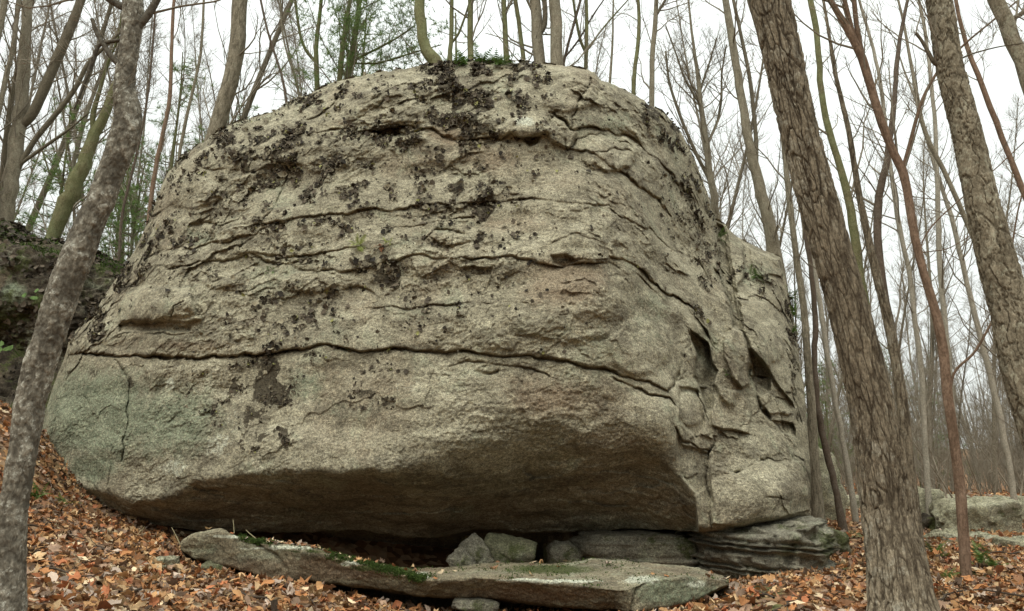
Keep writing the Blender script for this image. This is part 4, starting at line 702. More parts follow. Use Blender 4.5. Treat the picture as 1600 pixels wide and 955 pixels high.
# trees left of the boulder
tree('tree', 'forked grey tree standing left of the leaning birch', 13.6, [(8, 345, 26), (13, 310, 25), (22, 250, 26), (27, 214, 26), (35, 150, 22), (38, 100, 20), (41, 50, 18), (42, 0, 17)], limbs=[[(40, 205, 16), (50, 182, 17), (74, 127, 17), (100, 67, 17), (116, 30, 16), (129, -8, 15)], [(25, 278, 9), (54, 218, 9.5), (97, 167, 9), (121, 134, 8), (137, 97, 7), (168, 70, 5.5), (190, 48, 4)], [(30, 270, 7), (67, 231, 6), (110, 201, 4), (140, 175, 2.5)]], seed=4, br=22, mat='bark_grey')
tree('tree', 'mossy green trunk behind the birch with its top bending right', 13.8, [(80, 377, 24), (94, 337, 26), (107, 315, 28), (127, 268, 25), (144, 218, 20), (161, 188, 16), (174, 150, 14), (188, 110, 11), (196, 40, 8)], limbs=[[(141, 212, 9), (144, 181, 9), (154, 147, 7), (168, 100, 5), (185, 60, 4), (190, 20, 3)]], mat='bark_moss', seed=5, br=18, top=2)
tree('tree', 'thin leaning tree at the far left picture edge', 13.2, [(-12, 240, 10), (4, 140, 9), (20, 84, 8), (28, 0, 8)], seed=6, br=14)
tree('tree', 'slim trunk cut by the upper left corner', 13, [(-16, 120, 14), (-4, 60, 12), (8, 0, 12)], seed=7, br=8)
tree('tree', 'curved grey trunk rising behind the left shoulder of the boulder', 10.4, [(328, 240, 30), (338, 205, 27), (350, 160, 26), (359, 134, 26), (366, 100, 25), (372, 67, 26), (373, 33, 24), (374, 0, 25)], seed=8, br=12, detail=(30, 160), style='plate', relief=0.006, mat='bark_grey')
tree('tree', 'slender sapling with rusty tint between birch and boulder', 12, [(234, 330, 7), (240, 280, 7), (248, 235, 7), (265, 168, 6.5), (268, 100, 6), (271, 0, 5)], seed=9, br=20, mat='bark_red')
tree('tree', 'thin pale stem just left of the boulder shoulder', 12.5, [(270, 320, 6), (281, 235, 5.5), (295, 168, 5), (315, 84, 4.5), (318, 0, 4)], seed=10, br=18)
tree('tree', 'thin young tree in the gap between birch and boulder, low and dark', 13, [(185, 420, 5), (190, 330, 5), (212, 250, 4.5), (230, 160, 4), (240, 60, 3.5)], seed=11, br=16, mat='bark_dark')
# on and behind the top of the boulder
TOPT = [
 ('tree', 'dark thin stem leaning left over the boulder top, leftmost there', 10.5, [(450, 165, 4.5), (448, 145, 4.5), (440, 114, 4), (420, 60, 4), (407, 0, 3.5)], (), 'bark_dark', 10, 12),
 ('tree', 'slim pale stem second from the left above the boulder top', 11, [(470, 165, 3.5), (467, 134, 3.5), (450, 94, 3.2), (440, 50, 3), (437, 0, 2.8)], (), 'bark_grey', 12, 13),
 ('tree', 'forked young tree above the boulder top left of the green stems', 11.5, [(497, 150, 9), (495, 127, 8.5), (493, 97, 8), (494, 60, 7), (500, 20, 6), (503, 0, 6)], [[(490, 99, 5.5), (478, 80, 5), (470, 60, 5), (464, 25, 4.5), (461, -5, 4)]], 'bark_moss', 18, 14),
 ('pine_tree', 'green tinged pine sapling above the boulder top, the left stem of a close pair', 11, [(530, 140, 9), (531, 120, 8.5), (534, 77, 8), (541, 40, 7), (547, 0, 6.5)], (), 'bark_moss', 26, 15),
 ('pine_tree', 'green pine sapling with wide side boughs, the right stem of a close pair', 11.2, [(541, 130, 10), (543, 117, 10), (554, 67, 9.5), (559, 30, 8), (562, 0, 8)], [[(546, 106, 4), (565, 88, 4), (588, 77, 3.5), (620, 60, 3), (648, 40, 2)], [(548, 104, 3.5), (590, 100, 3), (640, 84, 2.5), (690, 70, 1.8)]], 'bark_moss', 34, 16),
 ('tree', 'J shaped mossy trunk bending up from the top of the boulder', 9.9, [(690, 104, 24), (676, 92, 20), (663, 74, 18), (657, 52, 17), (656, 25, 17), (656, 0, 17)], (), 'bark_moss', 8, 17),
 ('tree', 'slim greenish stem just right of the J shaped trunk', 10.6, [(702, 110, 8), (703, 90, 8), (705, 50, 7), (706, 0, 6.5)], [[(706, 72, 4), (716, 55, 4), (726, 28, 3.5), (734, 2, 3)]], 'bark_moss', 20, 18),
 ('tree', 'straight mossy stem rising from the dark lichen patch on top', 10.6, [(735, 100, 10), (735, 80, 9.5), (735, 40, 9), (735, 0, 9)], (), 'bark_moss', 20, 19),
 ('tree', 'slender greenish stem above the boulder right of the lichen patch', 10.8, [(793, 110, 9.5), (792, 90, 9), (789, 45, 8.5), (787, 0, 8)], (), 'bark_moss', 18, 20),
 ('tree', 'leaning slim green stem, left neighbour of the two stout trunks', 10.8, [(820, 110, 7.5), (818, 94, 7.5), (815, 60, 7), (810, 30, 7), (804, 0, 7)], (), 'bark_moss', 12, 21),
 ('tree', 'stout brown forked trunk above the boulder, left of the straight grey one', 10.6, [(846, 110, 19), (845, 95, 18), (841, 65, 17), (838, 43, 18), (837, 0, 17)], [[(846, 66, 8), (851, 43, 8), (852, 20, 8), (850, -6, 8)]], 'bark_grey', 10, 22),
 ('tree', 'straight stout grey trunk above the boulder crest', 10.4, [(871, 110, 20), (870, 95, 19), (869, 50, 18.5), (867, 0, 18)], (), 'bark_grey', 8, 23),
 ('tree', 'thin dark stem slanting right beside the stout grey trunk', 11.5, [(876, 115, 4.5), (882, 92, 4.5), (890, 57, 4.5), (900, 25, 4), (910, -5, 4)], [[(884, 90, 3), (905, 62, 3), (927, 23, 2.6), (946, -4, 2.2)]], 'bark_dark', 14, 24),
 ('tree', 'slim twin stemmed tree with an arching side branch right of the stout trunks', 11.5, [(914, 125, 7), (915, 105, 6.5), (917, 50, 6), (918, 0, 5.5)], [[(913, 90, 4.5), (907, 65, 4.5), (900, 30, 4), (895, -5, 4)], [(918, 82, 3), (935, 53, 3), (955, 29, 2.6), (985, -4, 2)]], 'bark_moss', 14, 25),
 ('tree', 'fine twiggy sapling above the right crest of the boulder', 14, [(950, 150, 4.5), (953, 127, 4.2), (957, 80, 3.6), (958, 40, 3)], (), 'bark_grey', 34, 26),
 ('tree', 'greenish slim tree right of the fine sapling, curving slightly left', 13, [(988, 170, 7), (989, 141, 6.5), (994, 87, 6.2), (1001, 34, 5.8), (998, 0, 5.5)], (), 'bark_moss', 26, 27),
 ('tree', 'slim tree forking near the picture top above the right crest', 13, [(1018, 180, 8.5), (1018, 156, 8), (1019, 74, 8), (1027, 15, 7.5), (1026, -5, 6)], [[(1027, 20, 5), (1036, 6, 4.5), (1046, -10, 4)]], 'bark_grey', 20, 28),
 ('tree', 'fan shaped bare tree with many fine upright twigs behind the boulder right slope', 15, [(1118, 330, 13), (1113, 300, 12), (1105, 235, 10), (1095, 168, 8), (1090, 110, 6.5), (1081, 60, 4)], [[(1108, 285, 6), (1085, 235, 5.5), (1065, 188, 5), (1045, 130, 4), (1040, 80, 3)], [(1108, 228, 5), (1122, 190, 4.5), (1128, 150, 4), (1127, 117, 3), (1135, 70, 2.4)], [(1094, 165, 4), (1070, 125, 3.4), (1055, 80, 2.8), (1040, 40, 2)], [(1092, 140, 4), (1108, 100, 3), (1120, 60, 2.4)]], 'bark_grey', 70, 29),
 ('tree', 'tall leaning grey trunk right of the boulder peak, left one of two side by side', 14.0, [(1215, 420, 22), (1208, 380, 22), (1195, 318, 21), (1183, 275, 18), (1172, 235, 15), (1155, 134, 13), (1142, 50, 12), (1133, 0, 11)], [[(1184, 262, 7), (1182, 220, 7), (1177, 168, 6.5), (1171, 117, 6), (1160, 65, 5.5), (1145, -4, 5)]], 'bark_grey', 22, 30),
 ('tree', 'grey trunk seen just right of the big furrowed trunk in its upper half', 9.5, [(1350, 470, 17), (1344, 430, 16), (1337, 387, 15), (1329, 318, 14), (1310, 251, 12), (1290, 188, 11), (1281, 134, 10), (1277, 50, 10), (1267, 0, 10)], (), 'bark_moss', 18, 31),
 ('tree', 'dark rough trunk joining the reddish tree from below left', 9.2, [(1428, 830, 18), (1418, 720, 17), (1408, 605, 15), (1398, 548, 14), (1384, 471, 14), (1373, 404, 13.5), (1371, 330, 13), (1374, 295, 13), (1382, 265, 12), (1388, 240, 11)], (), 'bark_dark', 14, 32),
 ('tree', 'slim grey tree leaning left beyond the reddish stem', 11, [(1580, 560, 10), (1540, 420, 9), (1498, 318, 8.5), (1485, 285, 8), (1465, 248, 8), (1441, 201, 7.5), (1434, 157, 7), (1420, 80, 5), (1404, 0, 4)], (), 'bark_grey', 26, 33),
 ('tree', 'thin leaning tree passing behind the plated trunk to the right', 8, [(1640, 400, 12), (1599, 301, 10.5), (1579, 248, 10), (1555, 188, 9.5), (1535, 134, 9), (1515, 90, 8), (1496, 20, 7)], (), 'bark_red', 16, 34),
 ('tree', 'stout brown limb tree cut by the upper right corner', 6.5, [(1640, 230, 30), (1604, 110, 28), (1575, 44, 27), (1560, 10, 26), (1545, -30, 26)], [[(1572, 40, 9), (1590, 26, 9), (1612, 10, 9)]], 'bark_plate', 6, 35),
]
for name, lb, Y, mp, lm, mat, br, sd_ in TOPT:
    onrock = 'J shaped' in lb
    tree(name, lb, Y, mp, lm, mat, br, sd_, needles=(1500 if name == 'pine_tree' else 0), base_z=(float(W(676, 100, 9.9)[2])-0.25 if onrock else None), group=None, t0=0.1 if mp[0][1] > 250 else 0.45)
tree('tree', 'reddish brown slender tree forking at mid height between the two big right trunks', 7.0, [(1515, 985, 20), (1512, 940, 19), (1508, 870, 19), (1501, 769, 18), (1488, 668, 17), (1481, 621, 17), (1475, 554, 17), (1464, 494, 16), (1444, 430, 14), (1431, 380, 13.5), (1421, 320, 14), (1418, 300, 14), (1411, 268, 15), (1394, 234, 14), (1377, 191, 14), (1364, 147, 14), (1347, 90, 14), (1327, 50, 12), (1297, 0, 9)],
     limbs=[[(1412, 266, 7), (1421, 228, 7), (1431, 188, 6.5), (1441, 154, 6), (1465, 110, 5), (1512, 64, 3.8), (1594, -2, 3)], [(1356, 130, 9), (1346, 80, 9), (1338, 40, 8.5), (1334, -5, 8)], [(1378, 200, 9), (1350, 110, 9), (1332, 50, 8), (1318, -6, 8)],
            [(1484, 640, 6), (1485, 600, 5.5), (1490, 578, 5), (1522, 554, 4.6), (1555, 494, 4.4), (1572, 440, 4), (1582, 380, 3.6), (1590, 330, 3), (1598, 300, 2.6)], [(1437, 400, 2.5), (1442, 370, 2.4), (1470, 338, 2.2), (1500, 312, 2.2), (1560, 260, 2), (1602, 220, 2)], [(1442, 395, 2), (1480, 390, 1.8), (1515, 370, 1.6), (1530, 352, 1.4), (1560, 350, 1.2), (1580, 372, 1.1)]],
     mat='bark_red', detail=(60, 600), style='plain', relief=0.004, seed=40, br=10, t0=0.5, top=2)
tree('tree', 'grey tree rooted against the right foot of the boulder', 11.5, [(1279, 830, 34), (1277, 815, 26), (1275, 770, 21), (1270, 700, 17), (1268, 635, 14), (1262, 560, 12), (1256, 480, 11), (1244, 400, 10), (1232, 300, 9), (1222, 200, 8)], mat='bark_grey', seed=41, br=18, detail=(36, 200), style='furrow', relief=0.006, t0=0.4)
tree('tree', 'dark slim tree in the gap between boulder and furrowed trunk', 12.0, [(1317, 826, 15), (1313, 800, 12), (1307, 769, 11), (1290, 702, 11), (1276, 635, 10.5), (1272, 560, 9.5), (1275, 504, 9), (1267, 414, 8), (1252, 330, 7), (1240, 200, 6)], mat='bark_dark', seed=42, br=20, t0=0.35)
tree('tree', 'pale slim tree touching the left side of the furrowed trunk low down', 13.5, [(1337, 812, 12), (1332, 780, 10), (1325, 735, 9.5), (1307, 635, 9), (1290, 540, 8.5), (1276, 440, 8), (1262, 340, 7), (1250, 230, 6)], mat='bark_far', seed=43, br=20, t0=0.35)
tree('tree', 'grey trunk half hidden behind the right side of the furrowed trunk', 8.2, [(1432, 870, 28), (1426, 790, 24), (1419, 735, 22), (1411, 640, 20), (1396, 540, 17), (1380, 470, 15), (1362, 400, 13)], mat='bark_furrow', seed=44, br=8, t0=0.6, detail=(40, 260), style='furrow', relief=0.007)
tree('tree', 'slim grey tree between furrowed and reddish trunks, reaching high', 12.5, [(1452, 800, 11), (1446, 700, 10), (1441, 588, 9.5), (1428, 487, 9), (1421, 420, 8.5), (1404, 353, 8), (1390, 250, 7), (1375, 120, 6)], mat='bark_far', seed=45, br=26, t0=0.3)
tree('tree', 'slim tree running up right behind the reddish stem', 12, [(1500, 800, 11), (1492, 680, 10), (1478, 521, 9.5), (1468, 420, 9), (1465, 320, 8.5), (1462, 200, 7), (1450, 80, 6)], mat='bark_far', seed=46, br=26, t0=0.3)
tree('tree', 'leaning grey tree low on the right near the pale boulder', 13, [(1592, 830, 12), (1580, 740, 11), (1560, 640, 11), (1540, 560, 10), (1515, 460, 9), (1490, 350, 8)], mat='bark_far', seed=47, br=26, t0=0.3)
# ------------------------------------------------------------------ the woods behind: a few kinds, copied
def proto(seed, H, r0, n, mat, lean=0.1, shrub=False):
    r = np.random.default_rng(seed); p, rr = branch_path(r, np.zeros(3), np.array([r.normal(0, lean), r.normal(0, lean), 1]), H, r0, 12, 0.05, 0.03, 0.15)
    q, r2 = smooth_path(p, rr, 22); V, Q = tubes([(q, r2, 7)]); tm = mesh_np('trunk', V, quads=Q); tm.materials.append(M[mat])
    tw = []; grow(r, q, r2, 0.05 if shrub else 0.22, 0.98, n, 0.5, 2, tw, (0.35, 0.9), 0.0045 if not shrub else 0.003, Lmax=4.0 if not shrub else 1.4)
    V, Q = tubes(tw); cm = mesh_np('crown', V, quads=Q); cm.materials.append(M['twig']); return tm, cm
CAP = 0.03; PROT = [proto(201, 15, 0.075, 60, 'bark_far'), proto(202, 17, 0.10, 60, 'bark_grey'), proto(203, 13, 0.055, 58, 'bark_far'), proto(204, 12, 0.045, 58, 'bark_far'), proto(205, 16, 0.085, 62, 'bark_grey'), proto(206, 11, 0.045, 50, 'bark_moss')]
SHR = [proto(301, 3.2, 0.018, 22, 'twig', 0.3, True), proto(302, 2.6, 0.015, 22, 'twig', 0.4, True), proto(303, 4.2, 0.022, 24, 'twig', 0.3, True)]
rw = np.random.default_rng(77)
def place(name, pr, x, y, label, cat, group, s=1.0):
    z = ground_z(x, y)[0]-0.1; o = empty(name, (x, y, z), label, cat, group); o.rotation_euler = (rw.normal(0, 0.03), rw.normal(0, 0.03), rw.uniform(0, 6.28)); o.scale = (s, s, s)
    obj('trunk', pr[0], None, o); obj('crown', pr[1], None, o); return o
KIND = ['pale grey', 'stouter brown grey', 'slim pale', 'very thin', 'tall brown grey', 'thin greenish']; SKIND = ['spreading', 'low', 'tall']
ZONES = [(-400, 60, 'left of the leaning birch'), (60, 200, 'directly behind the leaning birch'), (200, 330, 'in the gap between birch and boulder'), (330, 500, 'over the sloping left crest of the boulder'), (500, 660, 'over the crest left of the J trunk'), (660, 830, 'over the middle crest by the lichen patch'), (830, 960, 'over the crest near the two stout trunks'),
         (960, 1060, 'over the rounded right crest of the boulder'), (1060, 1130, 'beside the fan shaped tree'), (1130, 1230, 'by the tall leaning trunk right of the peak'), (1230, 1300, 'in the gap right of the boulder foot'), (1300, 1430, 'mostly behind the furrowed trunk'), (1430, 1480, 'between furrowed and reddish trunks'), (1480, 1540, 'just right of the reddish stem'), (1540, 1610, 'by the right picture edge'), (1610, 2000, 'at the far right behind the plated trunk')]
SEEN = {}
def woods(n, xr, yr, pr=PROT, name='tree', cat='tree', smin=0.8, smax=1.25, kinds=KIND):
    k = 0; near = yr[0]+(yr[1]-yr[0])*0.33; mid = yr[0]+(yr[1]-yr[0])*0.66
    while k < n:
        y = yr[0]+(yr[1]-yr[0])*rw.random()**0.8; px = rw.uniform(*xr); x = (px-800)/F*y
        if -6 < x < 4.6 and y < 16: continue
        q = int(rw.integers(0, len(pr))); zone = [z for a, b, z in ZONES if a <= px < b][0]; dist = 'nearer' if y < near else ('middle distance' if y < mid else 'farthest')
        what = 'bare tree' if cat == 'tree' else 'leafless shrub'; lb = '%s %s %s, %s' % (kinds[q], what, zone, dist)
        o = place(name, pr[q], x, y, lb, cat, None, rw.uniform(smin, smax)); SEEN.setdefault(lb, []).append(o); k += 1
woods(56, (1230, 1760), (19, 50), smin=0.55, smax=1.0)
woods(28, (820, 1230), (19, 42))
woods(20, (330, 820), (20, 40))
woods(22, (-160, 330), (17, 38))
woods(110, (1240, 1720), (15, 45), SHR, 'shrub', 'shrub', 0.9, 1.6, SKIND)
woods(14, (-60, 330), (13, 26), SHR, 'shrub', 'shrub', 0.8, 1.3, SKIND)
for lb, os_ in SEEN.items():
    if len(os_) > 1:
        for o in os_: o['group'] = lb.split(',')[0].replace('bare tree', 'bare trees').replace('leafless shrub', 'leafless shrubs')+','+lb.split(',')[1]
# dense far wood as one mass
r = np.random.default_rng(9); tw = []
for k in range(240):
    y = r.uniform(45, 95); x = (r.uniform(-300, 1900)-800)/F*y; p = np.array([x, y, ground_z(x, y)[0]-0.2]); bp, br = branch_path(r, p, np.array([r.normal(0, .08), 0, 1]), r.uniform(9, 16), r.uniform(.06, .14), 7, 0.05, 0.04, 0.2); tw.append((bp, br, 4))
    grow(r, bp, br, 0.1, 0.98, 12, 0.5, 1, tw, (0.4, 0.9), 0.012, Lmax=3.6)
for k in range(520):   # thicket of poles and brush in the middle distance
    y = r.uniform(26, 50); x = (r.uniform(1200, 1800)-800)/F*y; p = np.array([x, y, ground_z(x, y)[0]-0.1]); bp, br = branch_path(r, p, np.array([r.normal(0, .2), 0, 1]), r.uniform(2.5, 6), r.uniform(.012, .03), 6, 0.09, 0.04, 0.3); tw.append((bp, br, 3))
    grow(r, bp, br, 0.1, 0.98, 7, 0.6, 1, tw, (0.4, 0.9), 0.006, Lmax=1.6)
for k in range(330):   # the same wood goes on beside and behind the viewpoint
    a = r.uniform(0.75, 5.53); d = r.uniform(14, 50); x, y = d*math.sin(a), d*math.cos(a); p = np.array([x, y, ground_z(x, y)[0]-0.2]); bp, br = branch_path(r, p, np.array([r.normal(0, .08), 0, 1]), r.uniform(9, 16), r.uniform(.10, .22), 6, 0.05, 0.04, 0.2); tw.append((bp, br, 5))
    grow(r, bp, br, 0.1, 0.98, 9, 0.5, 1, tw, (0.4, 0.9), 0.02, Lmax=3.6)
V, Q = tubes(tw); obj('far_wood', mesh_np('far_wood', V, quads=Q), M['bark_far'], kind='stuff', label='mass of bare far trees behind the woods', cat='woods')
# pines showing green behind
def pine(x, y, H, label, seed, n=2600, group=None):
    r = np.random.default_rng(seed); z = ground_z(x, y)[0]-0.1; root = empty('pine_tree', (x, y, z), label, 'pine tree', group); p, rr = branch_path(r, np.zeros(3), np.array([0, 0, 1.]), H, H*0.010, 10, 0.02, 0.02, 0.15); V, Q = tubes([(p, rr, 7)]); obj('trunk', mesh_np('trunk', V, quads=Q), M['bark_moss'], root)
    tw = []; C = []
    for k in range(70):
        t = r.uniform(0.12, 0.97); a = r.uniform(0, 6.28); L = (1.05-t)*H*0.24+0.3; q = np.array([np.interp(t, np.linspace(0, 1, 10), p[:, c]) for c in range(3)])
        bp, br = branch_path(r, q, np.array([math.cos(a), math.sin(a), 0.12]), L, 0.016, 6, 0.08, 0.03, 0.3); tw.append((bp, br, 3))
        for f in range(int(L*9)): 
            u = r.uniform(0.25, 1); C.append(np.array([np.interp(u, np.linspace(0, 1, 6), bp[:, c]) for c in range(3)])+r.normal(0, [0.16, 0.16, 0.05]))
    V, Q = tubes(tw); obj('crown', mesh_np('crown', V, quads=Q), M['twig'], root)
    C = np.array(C); V, T = tufts(C, np.tile([0, 0, 0.3], (len(C), 1)), r.uniform(0.10, 0.19, len(C)), 22, width=0.04); obj('needle_spray', mesh_np('needle_spray', V, T, smooth=False), M['needle'], root, kind='stuff')
for x, y, H, lb, s in [(-11.5, 17, 7, 'green pine behind the dark mossy boulder at the left edge', 1), (-9.4, 16.5, 6.5, 'small green pine behind the mossy trunk on the left', 2), (-8.4, 15, 5.2, 'low green pine in the gap between birch and boulder', 3), (-9.8, 19, 9.5, 'taller green pine between the mossy trunk and the birch', 11), (-7.6, 18, 8.0, 'green pine behind the thin stems left of the boulder', 12), (-2.4, 17, 10.0, 'green pine left of the J shaped trunk, farther back', 13), (-3.6, 15.5, 9.5, 'pine with green needles over the left crest of the boulder', 4), (-1.2, 16, 11, 'tall pine with green needles over the middle crest', 5), (0.4, 17, 11, 'pine behind the lichen patch on the boulder crest', 6),
                       (12.0, 27, 5.0, 'green pine low in the gap right of the boulder', 7), (20, 34, 6, 'far small pine between the furrowed and reddish trunks', 8), (24, 44, 9, 'far dark pine near the right picture edge', 9), (17.6, 40, 6, 'far pine just right of the furrowed trunk', 10)]:
    pine(x, y, H, lb, s)
# ------------------------------------------------------------------ ferns and small plants
def fern(label, px, py, Y, n, L, mat, seed, face=(0, -1, 0.6), loc=None, name='fern', cat='fern'):
    r = np.random.default_rng(seed); c = W(px, py, Y) if loc is None else np.array(loc); root = empty(name, c, label, cat)
    me_c = {}
    for k in range(n):
        d = np.array(face, float)+r.normal(0, 0.75, 3); d /= np.linalg.norm(d); ll = L*r.uniform(0.6, 1.1); pts = [np.zeros(3)+r.normal(0, L*0.12, 3)*np.array([1.5, .4, .4])]
        for q in range(9): d = d+np.array([0, 0, -0.11]); d /= np.linalg.norm(d); pts.append(pts[-1]+d*ll/9)
        pts = np.array(pts); V = []; T = []
        side = np.cross(d, [0, 0, 1.]); side /= np.linalg.norm(side)+1e-9
        for q in range(1, 10):
            w = ll*0.22*math.sin(math.pi*min(1, (q+1)/10.5))+0.004; t = pts[q]-pts[q-1]
            for s in (-1, 1):
                b = len(V); V += [pts[q]-t*0.4, pts[q]+t*0.4, pts[q]+side*s*w+t*0.5+np.array([0, 0, -0.1*w])]; T.append((b, b+1, b+2))
        obj('frond', mesh_np('frond', np.array(V), np.array(T), smooth=False), M[mat], root)
    return root
bp_, bn_ = bpoint(560, 384)
fern('pale yellow green ferns growing from a ledge in the middle of the boulder face', 0, 0, 0, 14, 0.17, 'fernpale', 1, (0, -1, 0.5), bp_); bp_, _ = bpoint(592, 386)
fern('withered reddish fern on the ledge beside the pale green ferns', 0, 0, 0, 5, 0.13, 'fernred', 2, (0, -1, 0.1), bp_)
bp_, _ = bpoint(604, 380); fern('little yellow green fern at the right end of the boulder ledge', 0, 0, 0, 7, 0.12, 'fernpale', 12, (0.3, -1, 0.4), bp_)
for k, (x, y, lb) in enumerate([(725, 97, 'green fern clump on the crest at the base of the straight mossy stem'), (752, 95, 'green fern clump on the crest above the lichen patch'), (778, 97, 'dark green fern clump on the crest right of the lichen patch')]):
    bp_, _ = bpoint(x, y+4); fern(lb, 0, 0, 0, 18, 0.26, 'fern', 20+k, (0, -0.3, 1), bp_)
for k, (x, y, n, L, lb) in enumerate([(1122, 372, 9, 0.26, 'green fern in the cleft between the two blocks of the boulder'), (1178, 432, 12, 0.22, 'dark green fern patch on the rear block of the boulder'), (1234, 440, 12, 0.30, 'uppermost fern on the right outer edge of the boulder'), (1240, 475, 12, 0.30, 'middle fern hanging on the right outer edge of the boulder'), (1236, 520, 8, 0.2, 'lowest fern on the right outer edge of the boulder'), (424, 424, 6, 0.12, 'tiny dull green fern on the left part of the boulder face'), (1135, 585, 5, 0.1, 'tiny green plant beside the upper notch of the boulder')]):
    bp_, _ = bpoint(x, y); fern(lb, 0, 0, 0, n, L, 'fern', 30+k, (0.5 if x > 1200 else 0, -0.8, 0.6), bp_)
for k, (x, y, Y, L, lb) in enumerate([(1462, 886, 8.6, 0.22, 'green ground fern between furrowed and reddish trunks'), (1476, 893, 8.2, 0.2, 'second green fern touching the left side of the reddish stem'), (1528, 872, 8.8, 0.2, 'pale green fern just right of the reddish stem'), (1540, 905, 7.6, 0.22, 'green fern on the leaves right of the reddish stem'), (1562, 912, 7.5, 0.2, 'green fern near the fallen stick on the right'), (1475, 920, 7.0, 0.18, 'low fern in the leaves left of the reddish stem foot'), (55, 785, 7.4, 0.2, 'green plant in the leaves between birch and boulder'), (100, 788, 7.9, 0.2, 'dark green fern at the lower left corner of the boulder')]):
    p = W(x, y, Y); z = ground_z(p[0], p[1])[0]; fern(lb, 0, 0, 0, 12, L, 'fern', 50+k, (0, -0.2, 1), (p[0], p[1], z+0.02))
def leafy(label, px, py, Y, seed):
    r = np.random.default_rng(seed); c = W(px, py, Y); root = empty('leafy_plant', c, label, 'plant')
    for k in range(4):
        tip = r.normal(0, 0.09, 3)+np.array([0, -0.1, 0.06]); V, Q = tubes([(np.array([[0, .1, -.1], tip*.5, tip]), np.array([.003, .0025, .002]), 4)]); obj('stem', mesh_np('stem', V, quads=Q), M['fern'], root)
        V, T, C = scatter([BEECH], tip[None], np.array([[r.normal(0, .3), -1, 0.7]]), np.array([0.13]), np.array([r.uniform(0, 6)]), np.ones((1, 3)), np.array([0.3])); obj('leaf', mesh_np('leaf', V, T), M['fern'], root)
leafy('small broad leaved green plant on the dark boulder, upper', 60, 472, 10.2, 3); leafy('small broad leaved green plant low on the dark boulder', 26, 545, 10.2, 5)
# ------------------------------------------------------------------ leaf litter
PAL = np.array([[0.41, 0.195, 0.08], [0.46, 0.27, 0.125], [0.52, 0.365, 0.20], [0.28, 0.15, 0.08], [0.62, 0.50, 0.33], [0.33, 0.225, 0.155], [0.40, 0.155, 0.07], [0.16, 0.11, 0.075], [0.43, 0.35, 0.28]])
PW = np.array([.2, .19, .13, .13, .05, .1, .06, .1, .04]); PW /= PW.sum()
def litter(n, xr, yr, smin, smax, keep=None):
    x = RNG.uniform(*xr, n); y = RNG.uniform(*yr, n); ok = np.ones(n, bool)
    px, py = P(np.c_[x, y, ground_z(x, y)])
    inb = (px > 300) & (px < 1290) & (y > 8.4); inb |= (px > 330) & (px < 1090) & (y > 7.3); inb |= (px > 80) & (px < 300) & (y > 9.0); ok &= ~inb
    bare = (np.hypot((px-1190)/110, (py-925)/24) < 1) & (RNG.random(n) < 0.55); ok &= ~bare
    if keep is not None: ok &= keep(x, y)
    x, y, px, py = x[ok], y[ok], px[ok], py[ok]; k = len(x); z = ground_z(x, y)+RNG.uniform(0.0, 0.05, k)
    e = 0.05; gx = (ground_z(x+e, y)-ground_z(x-e, y))/(2*e); gy = (ground_z(x, y+e)-ground_z(x, y-e))/(2*e); nr = np.c_[-gx, -gy, np.ones(k)]+RNG.normal(0, 0.33, (k, 3))
    c = PAL[RNG.choice(len(PAL), k, p=PW)]*RNG.uniform(0.5, 1.2, (k, 1))
    return np.c_[x, y, z], nr, RNG.uniform(smin, smax, k), RNG.uniform(0, 6.28, k), c, RNG.uniform(-0.9, 1.3, k)
parts = [litter(30000, (-7.2, 7.6), (4.2, 9.6), 0.045, 0.125), litter(1300, (-5, 5), (4.2, 8.5), 0.11, 0.15), litter(12000, (3, 15), (9.6, 20), 0.07, 0.13), litter(5000, (-12, -5), (8, 15), 0.07, 0.13), litter(6000, (6, 34), (20, 42), 0.14, 0.26)]
arr = [np.concatenate([p[k] for p in parts]) for k in range(6)]
pxl, pyl = P(arr[0]); vis = (pxl > 5) & (pxl < 1595) & (pyl < 950) & (pyl > 0); scr = np.where(vis, arr[2]/arr[0][:, 1], 0)+RNG.random(len(scr) if False else len(vis))*0.004
big = np.argsort(-scr)[:290]; rest = np.ones(len(vis), bool); rest[big] = False
V, T, C = scatter(LEAVES, *[a[rest] for a in arr[:2]], arr[2][rest], arr[3][rest], arr[4][rest], arr[5][rest])
obj('leaf_litter', mesh_np('leaf_litter', V, T, smooth=False, attrs={'tint': C}), M['leaf'], kind='stuff', label='carpet of orange brown fallen leaves on the forest floor', cat='leaf litter')
lm = []
for k in range(28):
    V, T, C = scatter([LEAVES[k % 5]], np.zeros((1, 3)), np.array([[0, 0, 1.]]), np.array([1.0]), np.array([0.]), PAL[[k % 9]]*RNG.uniform(0.85, 1.25), np.array([RNG.uniform(-0.8, 1.2)])); me = mesh_np('leaf', V, T, smooth=False, attrs={'tint': C}); me.materials.append(M['leaf']); lm.append(me)
for i in big:
    o = obj('leaf', lm[int(RNG.integers(0, 28))], None, floor, loc=tuple(arr[0][i]+np.array([0, 0, 0.02]))); q = Vector(arr[1][i]).to_track_quat('Z', 'Y').to_euler(); o.rotation_euler = (q.x, q.y, q.z); s = arr[2][i]; o.scale = (s, s, s)
    o.rotation_euler.rotate_axis('Z', float(arr[3][i]))
